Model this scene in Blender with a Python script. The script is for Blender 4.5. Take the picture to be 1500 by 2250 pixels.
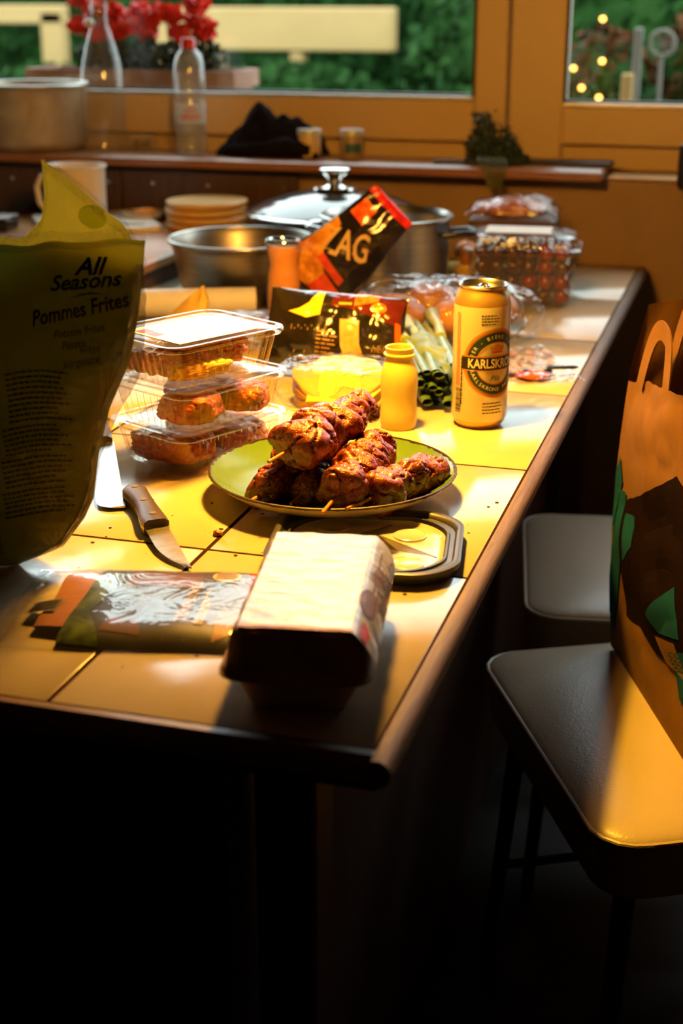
import bpy, bmesh, math, random
from math import sin, cos, pi, radians, sqrt, atan2, exp
from mathutils import Vector, Matrix, noise
random.seed(7)
for o in list(bpy.data.objects): bpy.data.objects.remove(o, do_unlink=True)
SC = bpy.context.scene
COL = SC.collection
T = 0.75          # height of the table top above the floor

# ------------------------------------------------------------------ camera
cam_d = bpy.data.cameras.new('camera'); cam = bpy.data.objects.new('camera', cam_d); COL.objects.link(cam)
cam.location = (0, 0, T + 0.48)
cam.rotation_euler = (radians(90 - 19.96), 0, radians(16.4))
cam_d.sensor_fit = 'VERTICAL'; cam_d.sensor_height = 36.0; cam_d.sensor_width = 24.0
cam_d.lens = 50.0; cam_d.clip_start = 0.05; cam_d.clip_end = 200
cam_d.dof.use_dof = True; cam_d.dof.focus_distance = 1.42; cam_d.dof.aperture_fstop = 4.6
SC.camera = cam
# ------------------------------------------------------------------ sky
W = bpy.data.worlds.new('overcast_sky'); SC.world = W; W.use_nodes = True
nt = W.node_tree; nt.nodes.clear()
wo = nt.nodes.new('ShaderNodeOutputWorld'); bg = nt.nodes.new('ShaderNodeBackground')
bg.inputs['Color'].default_value = (0.84, 0.95, 1.0, 1); bg.inputs['Strength'].default_value = 5.5
nt.links.new(bg.outputs[0], wo.inputs[0])
# ------------------------------------------------------------------ pendant lamp light (the lamp itself is built below)
LX, LY, LZ = -0.43, 1.46, 0.60
ld = bpy.data.lights.new('lamp_bulb_light', 'POINT'); ld.energy = 50; ld.color = (1.0, 0.50, 0.02); ld.shadow_soft_size = 0.018
lo = bpy.data.objects.new('lamp_bulb_light', ld); lo.location = (LX, LY, T + LZ); COL.objects.link(lo)
# portal in the window opening (only guides the sampling of the sky)
for px0, px1 in ((-2.1, -0.57), (-0.395, 0.55)):
    pd = bpy.data.lights.new('window_portal', 'AREA'); pd.shape = 'RECTANGLE'; pd.size = px1 - px0; pd.size_y = 1.0
    pd.cycles.is_portal = True
    po = bpy.data.objects.new('window_portal', pd); po.location = ((px0 + px1) / 2, 2.85, T + 0.79); po.rotation_euler = (radians(-90), 0, 0); COL.objects.link(po)
SC.view_settings.view_transform = 'Standard'; SC.view_settings.look = 'None'
SC.view_settings.gamma = 1; SC.view_settings.use_curve_mapping = False
SC.view_settings.exposure = 0.0
SC.cycles.max_bounces = 10; SC.cycles.transparent_max_bounces = 24; SC.cycles.diffuse_bounces = 3
SC.cycles.glossy_bounces = 4; SC.cycles.transmission_bounces = 6
SC.cycles.caustics_reflective = False; SC.cycles.caustics_refractive = False
SC.cycles.sample_clamp_indirect = 4.0
SC.cycles.use_denoising = True

# ------------------------------------------------------------------ materials
def nodes_of(name):
    m = bpy.data.materials.new(name); m.use_nodes = True
    t = m.node_tree; t.nodes.clear()
    out = t.nodes.new('ShaderNodeOutputMaterial')
    return m, t, out
def coords(t, sc=(1, 1, 1), kind='Object'):
    tc = t.nodes.new('ShaderNodeTexCoord'); mp = t.nodes.new('ShaderNodeMapping')
    mp.inputs['Scale'].default_value = sc
    t.links.new(tc.outputs[kind], mp.inputs[0]); return mp.outputs[0]
def noise_n(t, vec, scale, detail=4, dist=0.0, rough=.55):
    n = t.nodes.new('ShaderNodeTexNoise'); n.inputs['Scale'].default_value = scale
    n.inputs['Detail'].default_value = detail; n.inputs['Distortion'].default_value = dist; n.inputs['Roughness'].default_value = rough
    t.links.new(vec, n.inputs['Vector']); return n.outputs['Fac']
def ramp(t, fac, stops):
    r = t.nodes.new('ShaderNodeValToRGB'); t.links.new(fac, r.inputs[0])
    el = r.color_ramp.elements
    while len(el) < len(stops): el.new(0.5)
    for e, (p, c) in zip(el, stops): e.position = p; e.color = (*c, 1)
    return r.outputs[0]
def bump_n(t, fac, strength, dist=0.002):
    b = t.nodes.new('ShaderNodeBump'); b.inputs['Strength'].default_value = strength; b.inputs['Distance'].default_value = dist
    t.links.new(fac, b.inputs['Height']); return b.outputs[0]
def M(name, c1, c2=None, rough=.5, metal=0., scale=20., stretch=(1, 1, 1), lo=.35, hi=.65, bump=0., bscale=None, bdist=.001,
      coat=0., spec=.5, sss=0., trans=0., ior=1.45, emit=None, estr=0., aniso=0., sheen=0.):
    m, t, out = nodes_of(name)
    p = t.nodes.new('ShaderNodeBsdfPrincipled'); t.links.new(p.outputs[0], out.inputs[0])
    v = coords(t, stretch)
    if c2 is not None:
        f = noise_n(t, v, scale, 5, .6)
        t.links.new(ramp(t, f, [(lo, c1), (hi, c2)]), p.inputs['Base Color'])
    else: p.inputs['Base Color'].default_value = (*c1, 1)
    p.inputs['Roughness'].default_value = rough; p.inputs['Metallic'].default_value = metal
    p.inputs['Specular IOR Level'].default_value = spec; p.inputs['Coat Weight'].default_value = coat; p.inputs['Coat Roughness'].default_value = .12
    p.inputs['IOR'].default_value = ior; p.inputs['Transmission Weight'].default_value = trans
    p.inputs['Sheen Weight'].default_value = sheen
    if sss: p.inputs['Subsurface Weight'].default_value = sss; p.inputs['Subsurface Scale'].default_value = .006; p.inputs['Subsurface Radius'].default_value = (1, .3, .1)
    if bump: t.links.new(bump_n(t, noise_n(t, v, bscale or scale * 3, 6), bump, bdist), p.inputs['Normal'])
    if emit: p.inputs['Emission Color'].default_value = (*emit, 1); p.inputs['Emission Strength'].default_value = estr
    return m
def FILM(name, tint=(1, 1, 1), haze=.06, hazecol=(.9, .9, .9), rough=.08, bump=.6, bscale=60, refl=1.0, base=.04, bdist=.002, transl=0.):
    """thin clear plastic: lets light through, mirrors at grazing angles, a little haze"""
    m, t, out = nodes_of(name)
    tr = t.nodes.new('ShaderNodeBsdfTransparent'); tr.inputs[0].default_value = (*tint, 1)
    gl = t.nodes.new('ShaderNodeBsdfGlossy'); gl.inputs['Roughness'].default_value = rough
    df = t.nodes.new('ShaderNodeBsdfTranslucent' if transl > .5 else 'ShaderNodeBsdfDiffuse'); df.inputs[0].default_value = (*hazecol, 1)
    mx = t.nodes.new('ShaderNodeMixShader'); mx.inputs[0].default_value = haze
    t.links.new(tr.outputs[0], mx.inputs[1]); t.links.new(df.outputs[0], mx.inputs[2])
    fr = t.nodes.new('ShaderNodeLayerWeight'); fr.inputs[0].default_value = .5
    pw = t.nodes.new('ShaderNodeMath'); pw.operation = 'POWER'; pw.inputs[1].default_value = 4.0; t.links.new(fr.outputs['Facing'], pw.inputs[0])
    ma = t.nodes.new('ShaderNodeMath'); ma.operation = 'MULTIPLY_ADD'; ma.inputs[1].default_value = .9 * min(refl, 1.1); ma.inputs[2].default_value = base; ma.use_clamp = True
    m2 = t.nodes.new('ShaderNodeMixShader')
    t.links.new(pw.outputs[0], ma.inputs[0]); t.links.new(ma.outputs[0], m2.inputs[0])
    t.links.new(mx.outputs[0], m2.inputs[1]); t.links.new(gl.outputs[0], m2.inputs[2])
    if bump:
        b = bump_n(t, noise_n(t, coords(t), bscale, 3, 1.2), bump, bdist)
        t.links.new(b, gl.inputs['Normal']); t.links.new(b, fr.inputs['Normal'])
    t.links.new(m2.outputs[0], out.inputs[0]); return m
def WOOD(name, c1, c2, scale=6, stretch=(1, 12, 12), rough=.4, coat=.15, bump=.15):
    m, t, out = nodes_of(name)
    p = t.nodes.new('ShaderNodeBsdfPrincipled'); t.links.new(p.outputs[0], out.inputs[0])
    v = coords(t, stretch); f = noise_n(t, v, scale, 8, 1.2, .65)
    t.links.new(ramp(t, f, [(.3, c1), (.7, c2)]), p.inputs['Base Color'])
    p.inputs['Roughness'].default_value = rough; p.inputs['Coat Weight'].default_value = coat
    t.links.new(bump_n(t, f, bump, .001), p.inputs['Normal']); return m

# ------------------------------------------------------------------ mesh helpers
class G:
    def __init__(s): s.v = []; s.f = []
    def add(s, vs, fs, mat=None):
        b = len(s.v)
        s.v += [tuple(mat @ Vector(p)) if mat else tuple(p) for p in vs]; s.f += [tuple(i + b for i in f) for f in fs]; return s
    def box(s, c, d, b=0.0, rot=0):
        x, y, z = d[0] / 2, d[1] / 2, d[2] / 2
        secs = [(-z, b), (-z + b, 0), (z - b, 0), (z, b)] if b else [(-z, 0), (z, 0)]
        rings = []
        for zz, ins in secs:
            xx, yy = x - ins, y - ins
            if b: ring = [(xx, -yy + b), (xx, yy - b), (xx - b, yy), (-xx + b, yy), (-xx, yy - b), (-xx, -yy + b), (-xx + b, -yy), (xx - b, -yy)]
            else: ring = [(xx, -yy), (xx, yy), (-xx, yy), (-xx, -yy)]
            rings.append([(c[0] + p[0] * cos(rot) - p[1] * sin(rot), c[1] + p[0] * sin(rot) + p[1] * cos(rot), c[2] + zz) for p in ring])
        return s.loft(rings)
    def loft(s, rings, cap=(True, True), closed=True):
        n = len(rings[0]); vs = [p for r in rings for p in r]; fs = []
        for i in range(len(rings) - 1):
            for j in range(n if closed else n - 1):
                k = (j + 1) % n; fs.append((i * n + j, i * n + k, (i + 1) * n + k, (i + 1) * n + j))
        if cap[0]: fs.append(tuple(reversed(range(n))))
        if cap[1]: fs.append(tuple((len(rings) - 1) * n + j for j in range(n)))
        return s.add(vs, fs)
    def lathe(s, prof, seg=48, c=(0, 0, 0), cap=(False, False)):
        return s.loft([[(c[0] + r * cos(2 * pi * j / seg), c[1] + r * sin(2 * pi * j / seg), c[2] + z) for j in range(seg)] for r, z in prof], cap)
    def tube(s, pts, r, seg=10, cap=True, flat=1.0, up=None):
        pts = [Vector(p) for p in pts]; rr = r if isinstance(r, (list, tuple)) else [r] * len(pts); rings = []
        pn = None
        for i, p in enumerate(pts):
            d = (pts[min(i + 1, len(pts) - 1)] - pts[max(i - 1, 0)]).normalized()
            if pn is None:
                a = Vector(up) if up else (Vector((0, 0, 1)) if abs(d.z) < .9 else Vector((1, 0, 0)))
            else: a = pn
            n1 = (a - d * a.dot(d)).normalized(); n2 = d.cross(n1); pn = n1
            rings.append([tuple(p + n1 * rr[i] * flat * cos(2 * pi * j / seg) + n2 * rr[i] * sin(2 * pi * j / seg)) for j in range(seg)])
        return s.loft(rings, (cap, cap))
    def surf(s, f, nu, nv, closed=False):
        vs = [f(i / nu, j / nv) for j in range(nv + 1) for i in range(nu + (0 if closed else 1))]
        w = nu if closed else nu + 1; fs = []
        for j in range(nv):
            for i in range(nu):
                k = (i + 1) % w; fs.append((j * w + i, j * w + k, (j + 1) * w + k, (j + 1) * w + i))
        return s.add(vs, fs)
    def prism(s, poly, z0, z1):
        return s.loft([[(x, y, z0) for x, y in poly], [(x, y, z1) for x, y in poly]])
    def ball(s, c, r, n=3, f=None):
        bm = bmesh.new(); bmesh.ops.create_icosphere(bm, subdivisions=n, radius=1)
        r = r if isinstance(r, (tuple, list)) else (r, r, r)
        vs = []
        for v in bm.verts:
            k = f(v.co) if f else 1
            vs.append((c[0] + v.co.x * r[0] * k, c[1] + v.co.y * r[1] * k, c[2] + v.co.z * r[2] * k))
        fs = [tuple(q.index for q in fc.verts) for fc in bm.faces]; bm.free(); return s.add(vs, fs)
    def map(s, f): s.v = [tuple(f(*p)) for p in s.v]; return s
    def mesh(s, name, smooth=40):
        me = bpy.data.meshes.new(name); me.from_pydata(s.v, [], s.f); me.update()
        if smooth:
            bm = bmesh.new(); bm.from_mesh(me); bmesh.ops.recalc_face_normals(bm, faces=bm.faces)
            for e in bm.edges:
                e.smooth = not (len(e.link_faces) == 2 and e.calc_face_angle(0) > radians(smooth))
            for f in bm.faces: f.smooth = True
            bm.to_mesh(me); bm.free()
        return me
    def obj(s, name, mat, parent=None, smooth=40, label=None, sub=0):
        o = bpy.data.objects.new(name, s.mesh(name, smooth)); COL.objects.link(o)
        o.data.materials.append(mat)
        if parent: o.parent = parent
        if label: o['label'] = label
        if sub: md = o.modifiers.new('sub', 'SUBSURF'); md.levels = md.render_levels = sub
        return o
def thing(name, label, cat, loc=(0, 0, 0), rz=0., group=None, z=True):
    o = bpy.data.objects.new(name, None); COL.objects.link(o); o.empty_display_size = .02
    o.location = (loc[0], loc[1], loc[2] + (T if z else 0)); o.rotation_euler = (0, 0, rz)
    o['label'] = label; o['category'] = cat
    if group: o['group'] = group
    return o
def tag(o, label, cat, group=None):
    o['label'] = label; o['category'] = cat
    if group: o['group'] = group
    return o
def at(o, loc, rz=0., z=True): o.location = (loc[0], loc[1], loc[2] + (T if z else 0)); o.rotation_euler = (0, 0, rz); return o
def struct(o): o['kind'] = 'structure'; return o
def rr(w, d, r, n=64, z=0., cx=0., cy=0., mod=None):
    """rounded rectangle outline, n points evenly along the edge; mod(t, nx, ny) pushes a point outwards"""
    w2, d2 = w / 2 - r, d / 2 - r; L = [2 * d2, pi * r / 2, 2 * w2, pi * r / 2] * 2; per = sum(L); pts = []
    starts = [(w2 + r, -d2, 0), None, (w2, d2 + r, 1), None, (-w2 - r, d2, 2), None, (-w2, -d2 - r, 3), None]
    for k in range(n):
        s = per * (k + .25) / n; i = 0
        while s > L[i]: s -= L[i]; i += 1
        if i % 2 == 0:
            dr = [(0, 1), (-1, 0), (0, -1), (1, 0)][i // 2]; x = starts[i][0] + dr[0] * s; y = starts[i][1] + dr[1] * s
            a = (i // 2) * pi / 2
        else:
            q = i // 2; a = q * pi / 2 + s / r if r else q * pi / 2
            ccx, ccy = [(w2, d2), (-w2, d2), (-w2, -d2), (w2, -d2)][q]; x = ccx + r * cos(a); y = ccy + r * sin(a)
        m = mod(k / n, cos(a), sin(a), x, y) if mod else 0
        pts.append((cx + x + cos(a) * m, cy + y + sin(a) * m, z))
    return pts
def N(p, s=1., o=0.): return noise.noise(Vector((p[0] * s + o, p[1] * s + o * .7, p[2] * s - o)))
def crinkle(p, s, o=0.): return abs(noise.noise(Vector((p[0] * s + o, p[1] * s, p[2] * s)))) * 2 - .5
def lerp(a, b, t): return a + (b - a) * t
def tab(t, pts):
    if t <= pts[0][0]: return pts[0][1]
    for (a, b), (c, d) in zip(pts, pts[1:]):
        if t <= c: return b + (d - b) * (t - a) / (c - a)
    return pts[-1][1]
def txt(body, size, mat, parent, f, name='lettering', shear=0., bold=0., align='CENTER', sx=1., space=1.0):
    """flat letters: text outline filled, then every vertex sent through f(x, y) onto the printed surface"""
    c = bpy.data.curves.new('t', 'FONT'); c.body = body; c.size = size; c.shear = shear; c.offset = bold; c.align_x = align; c.align_y = 'CENTER'
    c.space_line = .9; c.space_character = space; c.resolution_u = 3
    o = bpy.data.objects.new('t', c); COL.objects.link(o)
    dg = bpy.context.evaluated_depsgraph_get(); dg.update()
    me = bpy.data.meshes.new_from_object(o.evaluated_get(dg)); bpy.data.objects.remove(o, do_unlink=True)
    bm = bmesh.new(); bm.from_mesh(me)
    bmesh.ops.dissolve_degenerate(bm, dist=1e-7, edges=bm.edges)
    for v in bm.verts: v.co = Vector(f(v.co.x * sx, v.co.y))
    bm.to_mesh(me); bm.free(); me.name = name
    me.materials.clear(); me.materials.append(mat)
    r = bpy.data.objects.new(name, me); COL.objects.link(r); r.parent = parent; return r
def patch(poly, mat, parent, f, name='print_and_shade_shape', n=1):
    """a printed polygon: triangulated, subdivided, mapped through f(x, y)"""
    bm = bmesh.new(); vs = [bm.verts.new((x, y, 0)) for x, y in poly]; bm.faces.new(vs)
    bmesh.ops.triangulate(bm, faces=bm.faces)
    for _ in range(n): bmesh.ops.subdivide_edges(bm, edges=bm.edges, cuts=1, use_grid_fill=True)
    for v in bm.verts: v.co = Vector(f(v.co.x, v.co.y))
    me = bpy.data.meshes.new(name); bm.to_mesh(me); bm.free(); me.materials.append(mat)
    o = bpy.data.objects.new(name, me); COL.objects.link(o); o.parent = parent; return o
def rect(x0, x1, y0, y1): return [(x0, y0), (x1, y0), (x1, y1), (x0, y1)]
def lines(rects, mat, parent, f, name='small_print', nx=1):
    g = G()
    for x0, x1, y0, y1 in rects:
        k = max(1, nx)
        vs = [f(lerp(x0, x1, i / k), y) for i in range(k + 1) for y in (y0, y1)]
        g.add(vs, [(2 * i, 2 * i + 2, 2 * i + 3, 2 * i + 1) for i in range(k)])
    return g.obj(name, mat, parent, smooth=0)
def fineprint(x0, x1, ytop, ybot, n, h, rnd, wmin=.5):
    out = []
    for i in range(n):
        y = lerp(ytop, ybot, i / max(1, n - 1)); x = x0; end = lerp(x0, x1, rnd.uniform(wmin, 1))
        while x < end:
            w = rnd.uniform(2, 6) * h * .55; out.append((x, min(x + w, end), y - h / 2, y + h / 2)); x += w + h * .5
    return out

# shared materials
m_steel = M('brushed_steel', (.42, .40, .37), (.55, .53, .49), rough=.28, metal=1, scale=8, stretch=(1, 1, 30))
m_steel_d = M('dull_aluminium', (.33, .28, .22), (.46, .40, .32), rough=.42, metal=.9, scale=14, bump=.1)
m_chrome = M('polished_steel', (.7, .7, .68), rough=.1, metal=1)
m_black = M('black_plastic', (.012, .012, .013), rough=.35)
m_ink = M('black_print', (.01, .01, .01), rough=.5)
m_white = M('white_paper', (.82, .82, .80), (.76, .76, .74), rough=.6, scale=30)
m_red = M('red_print', (.55, .012, .01), rough=.35)
m_film = FILM('clear_film', bump=.9, bscale=45, haze=.02, rough=.06, base=.05, bdist=.004)
m_film2 = FILM('crinkled_clear_film', bump=1., bscale=28, haze=.012, rough=.05, base=.045, bdist=.008)
m_tray = FILM('clear_tray_plastic', tint=(1, .97, .90), haze=.055, hazecol=(.95, .74, .30), rough=.09, bump=.1, bscale=80, base=.09)
m_glass = FILM('thin_clear_glass', tint=(.97, .98, .97), haze=.03, rough=.03, bump=0, base=.06)
# ================================================================== STRUCTURE
m_floor = M('dark_floor_tiles', (.010, .006, .004), (.016, .010, .006), rough=.5, scale=4)
m_wallp = M('ochre_wall_paint', (.30, .185, .085), (.34, .21, .10), rough=.75, scale=6, bump=.08, bscale=120)
m_wallb = M('dark_room_wall', (.05, .03, .018), (.06, .036, .02), rough=.8, scale=3)
m_frame = M('beige_window_frame', (.62, .43, .20), (.66, .46, .22), rough=.45, scale=3, bump=.04, bscale=90)
m_gasket = M('black_rubber_gasket', (.01, .01, .01), rough=.5)
m_alu = M('pale_aluminium_bead', (.62, .60, .56), rough=.35, metal=.6)
m_sill = WOOD('reddish_sill_wood', (.20, .075, .022), (.34, .14, .045), stretch=(1, 14, 14), rough=.32, coat=.3)
m_board = WOOD('dark_brown_panel', (.045, .020, .008), (.10, .045, .018), stretch=(10, 10, 1), rough=.5)
m_pane = FILM('window_glass', tint=(.93, .96, .94), haze=0.0, rough=.0, bump=0, base=.05)
X0, X1, YB = -2.35, 1.3, 2.76
struct(G().box((-.5, .3, -.03), (4.2, 6.0, .06)).obj('floor', m_floor))
struct(G().box((-.5, .3, 2.53), (4.2, 6.0, .06)).obj('ceiling', m_wallb))
struct(G().box((X0 - .05, .1, 1.25), (.1, 5.7, 2.5)).obj('wall_left', m_wallb))
struct(G().box((X1 + .05, .1, 1.25), (.1, 5.7, 2.5)).obj('wall_right', m_wallb))
struct(G().box((-.5, -2.75, 1.25), (3.9, .1, 2.5)).obj('wall_front', m_wallb))
g = G(); zb = T + .155
g.box(((X0 + X1) / 2, YB + .14, zb / 2), (X1 - X0, .28, zb), .002)
g.box(((X0 + X1) / 2, YB + .14, (T + 1.36 + 2.5) / 2), (X1 - X0, .28, 2.5 - T - 1.36))
g.box((X1 - .3, YB + .14, (zb + T + 1.36) / 2), (.6, .28, T + 1.36 - zb))
struct(g.obj('wall_back', m_wallp))
def window(name, xa, xb, ga, gb, zgl):
    """frame from xa..xb with the glass ga..gb, bottom of the glass at zgl"""
    top = T + 1.36; w = thing(name, '', ''); del w['label'], w['category']; struct(w); w.location = (0, 0, 0)
    z0 = zb; zg = T + zgl; zt = top - .07
    f = G()
    f.box(((xa + ga) / 2, 2.905, (z0 + top) / 2), (ga - xa, .07, top - z0), .003)
    f.box(((gb + xb) / 2, 2.905, (z0 + top) / 2), (xb - gb, .07, top - z0), .003)
    f.box(((ga + gb) / 2, 2.905, (T + .205 + zg) / 2), (gb - ga, .07, zg - T - .205), .003)
    f.box(((ga + gb) / 2, 2.905, (zt + top) / 2), (gb - ga, .07, top - zt), .003)
    f.obj('sash_frame', m_frame, w)
    r = G(); r.box(((xa + xb) / 2, 2.925, (z0 + T + .208) / 2), (xb - xa, .06, T + .208 - z0), .004); r.obj('lower_rail', m_frame, w)
    b = G(); b.box(((ga + gb) / 2, 2.872, zg + .0035), (gb - ga, .012, .007), .001); b.obj('glazing_bead', m_alu, w)
    k = G(); k.box((ga + .003, 2.878, (zg + zt) / 2), (.006, .016, zt - zg)); k.box((gb - .003, 2.878, (zg + zt) / 2), (.006, .016, zt - zg))
    k.box(((ga + gb) / 2, 2.882, zg + .009), (gb - ga, .012, .005)); k.obj('gasket', m_gasket, w)
    G().box(((ga + gb) / 2, 2.90, (zg + zt) / 2), (gb - ga, .004, zt - zg)).obj('pane', m_pane, w, smooth=0)
window('window_1', X0, -.508, -2.2, -.572, .286)
window('window_2', -.503, X1 - .55, -.397, X1 - .68, .278)
# shelf board lying on the ledge under the window
s = struct(G().box(((X0 - .295) / 2, 2.775, T + .1655), (-.295 - X0, .17, .019), .003).obj('trim_1', m_sill))
struct(G().box(((-.29 + X1) / 2, 2.80, T + .158), (X1 + .29, .10, .006), .002).obj('trim_2', m_frame))
# brown boards screwed to the wall under the shelf
pn = thing('back_panel', 'dark brown screwed wooden boards on the wall below the window shelf', 'wall panel', (0, 2.757, 0))
xs = [-2.34, -1.78, -1.28, -.897]
for a, b in zip(xs, xs[1:]):
    q = G().box(((a + b) / 2, -.008, .06 - T * .0), (b - a - .003, .016, .17), .0015).obj('board', m_board, pn)
    for sx_ in (a + .07, (a + b) / 2, b - .03):
        sc_ = G().lathe([(0, -.0), (.0035, 0), (.0045, .0015), (.0045, .002)], 12).map(lambda x, y, z: (x + sx_, -.0175 + z * .6, .118 + y)).obj('screw', m_chrome, q)

# ================================================================== TABLE
m_tile = None
def tile_mat():
    m, t, out = nodes_of('cream_glazed_tile'); p = t.nodes.new('ShaderNodeBsdfPrincipled'); t.links.new(p.outputs[0], out.inputs[0])
    tc = t.nodes.new('ShaderNodeTexCoord'); geo = t.nodes.new('ShaderNodeNewGeometry'); oi = t.nodes.new('ShaderNodeObjectInfo')
    f = noise_n(t, geo.outputs['Position'], 9, 6, .5); base = ramp(t, f, [(.3, (.50, .42, .29)), (.7, (.57, .49, .35))])
    sp = noise_n(t, geo.outputs['Position'], 190, 2, 0); spots = ramp(t, sp, [(.0, (1, 1, 1)), (.73, (1, 1, 1)), (.80, (.35, .25, .15))])
    mx = t.nodes.new('ShaderNodeMix'); mx.data_type = 'RGBA'; mx.blend_type = 'MULTIPLY'; mx.inputs[0].default_value = .8
    t.links.new(base, mx.inputs[6]); t.links.new(spots, mx.inputs[7]); t.links.new(mx.outputs[2], p.inputs['Base Color'])
    r = noise_n(t, geo.outputs['Position'], 22, 5, .8)
    t.links.new(ramp(t, r, [(.3, (.11,) * 3), (.7, (.24,) * 3)]), p.inputs['Roughness'])
    p.inputs['Specular IOR Level'].default_value = .62
    t.links.new(bump_n(t, noise_n(t, geo.outputs['Position'], 30, 5, .3), .25, .0012), p.inputs['Normal']); return m
m_tile = tile_mat()
m_grout = M('dark_brown_grout', (.022, .011, .006), (.036, .018, .009), rough=1, scale=60, spec=0)
m_edge = WOOD('worn_table_edge_wood', (.085, .048, .028), (.19, .12, .075), scale=9, stretch=(14, 1, 14), rough=.62, coat=.0, bump=.4)
m_edge2 = WOOD('worn_table_edge_wood_front', (.09, .05, .03), (.20, .13, .085), scale=9, stretch=(1, 14, 14), rough=.5, coat=.05, bump=.3)
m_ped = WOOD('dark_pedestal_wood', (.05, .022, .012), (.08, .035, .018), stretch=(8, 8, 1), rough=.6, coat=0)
tx, ty, tw, tdp = -.218, .822, .246, .3145
tbl = thing('tiled_table', 'large cream tiled kitchen table with worn wooden edge, covered with food', 'table', (0, 0, -T))
tm = G().box((0, 0, T - .004), (tw - .0042, tdp - .0042, .008), .0003).mesh('tile')
tm.materials.append(m_tile)
for i in range(8):
    for j in range(6):
        o = bpy.data.objects.new('tile', tm); COL.objects.link(o); o.parent = tbl
        o.location = (tx - tw * (i + .5), ty + tdp * (j + .5), random.uniform(-.0003, 0))
xl, yb = tx - tw * 8, ty + tdp * 6
G().box(((xl + tx) / 2, (ty + yb) / 2, T - .0164), (tx - xl, yb - ty, .032)).obj('tabletop_board', m_grout, tbl)
def nose(p0, p1, out, w=.018, h=.031):
    """bull-nosed strip running p0-p1, round on its outer side"""
    prof = [(0, 0), (w * .55, .0005), (w * .8, -.003), (w * .95, -.009), (w, -.017), (w * .96, -h + .01), (w * .85, -h + .003), (w * .6, -h), (0, -h)]
    return [[(p[0] + out[0] * a, p[1] + out[1] * a, T + z) for a, z in prof] for p in (p0, p1)]
n_ = 26
g = G(); g.loft([[(tx + .0005 + a, lerp(ty - .016, yb + .02, k / n_) + (-.0), T + z) for a, z in
   [(0, 0), (.007, .0004), (.0115, -.002), (.0142, -.0055), (.015, -.010), (.0135, -.0155), (.010, -.019), (.005, -.021), (0, -.021)]] for k in range(n_ + 1)])
g.map(lambda x, y, z: (x - (max(0, ty - .012 - y) ** 2) * 18 * (1 if x > tx + .009 else 0), y, z))
g.obj('edge_strip', m_edge, tbl)
G().loft(nose((xl, ty - .0005), (tx + .001, ty - .0005), (0, -1), .015, .021)).obj('edge_strip', m_edge2, tbl)
G().loft(nose((xl, yb + .0005), (tx + .001, yb + .0005), (0, 1), .022)).obj('edge_strip', m_edge2, tbl)
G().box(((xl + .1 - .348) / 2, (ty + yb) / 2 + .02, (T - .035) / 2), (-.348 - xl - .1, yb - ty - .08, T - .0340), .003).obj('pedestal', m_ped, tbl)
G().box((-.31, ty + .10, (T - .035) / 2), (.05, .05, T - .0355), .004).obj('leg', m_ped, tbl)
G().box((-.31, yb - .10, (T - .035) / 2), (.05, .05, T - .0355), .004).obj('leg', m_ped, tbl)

# ================================================================== PENDANT LAMP (above the frame)
m_shade = M('dark_metal_lampshade', (.03, .028, .025), rough=.4, metal=.5)
lamp = thing('pendant_lamp', 'pendant lamp hanging from the ceiling above the table, out of the frame', 'lamp', (LX, LY, LZ))
m_glow = M('glowing_amber_shade', (.8, .4, .1), emit=(1.0, .46, .07), estr=160)
G().lathe([(.030, .052), (.050, .040), (.056, -.02), (.064, -.075), (.066, -.075), (.060, -.018), (.053, .044), (.030, .056)], 40).obj('lamp_shade', m_glow, lamp)
G().lathe([(.0, .15), (.031, .12), (.031, .045), (.0, .045)], 20).obj('bulb_socket', m_black, lamp)
G().tube([(0, 0, .14), (0, 0, 2.5 - T - LZ)], .003, 8).obj('cord', m_black, lamp)
G().lathe([(.045, 2.5 - T - LZ), (.045, 2.47 - T - LZ), (.0, 2.46 - T - LZ)], 24).obj('ceiling_cap', m_black, lamp)

# ================================================================== CHAIRS
def leather():
    m, t, out = nodes_of('pale_leather'); p = t.nodes.new('ShaderNodeBsdfPrincipled'); t.links.new(p.outputs[0], out.inputs[0])
    v = coords(t); f = noise_n(t, v, 5, 5, .5)
    t.links.new(ramp(t, f, [(.3, (.46, .37, .27)), (.7, (.54, .44, .33))]), p.inputs['Base Color'])
    vo = t.nodes.new('ShaderNodeTexVoronoi'); vo.feature = 'DISTANCE_TO_EDGE'; vo.inputs['Scale'].default_value = 190; t.links.new(v, vo.inputs['Vector'])
    a = t.nodes.new('ShaderNodeMath'); a.operation = 'ADD'; t.links.new(vo.outputs['Distance'], a.inputs[0]); t.links.new(noise_n(t, v, 60, 6, 1.), a.inputs[1])
    t.links.new(bump_n(t, a.outputs[0], .35, .0008), p.inputs['Normal']); p.inputs['Roughness'].default_value = .36; return m
m_leather = leather()
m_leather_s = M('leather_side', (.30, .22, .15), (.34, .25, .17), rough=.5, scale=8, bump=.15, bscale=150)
m_leg = M('dark_metal_leg', (.014, .012, .01), rough=.5, metal=.2)
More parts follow.
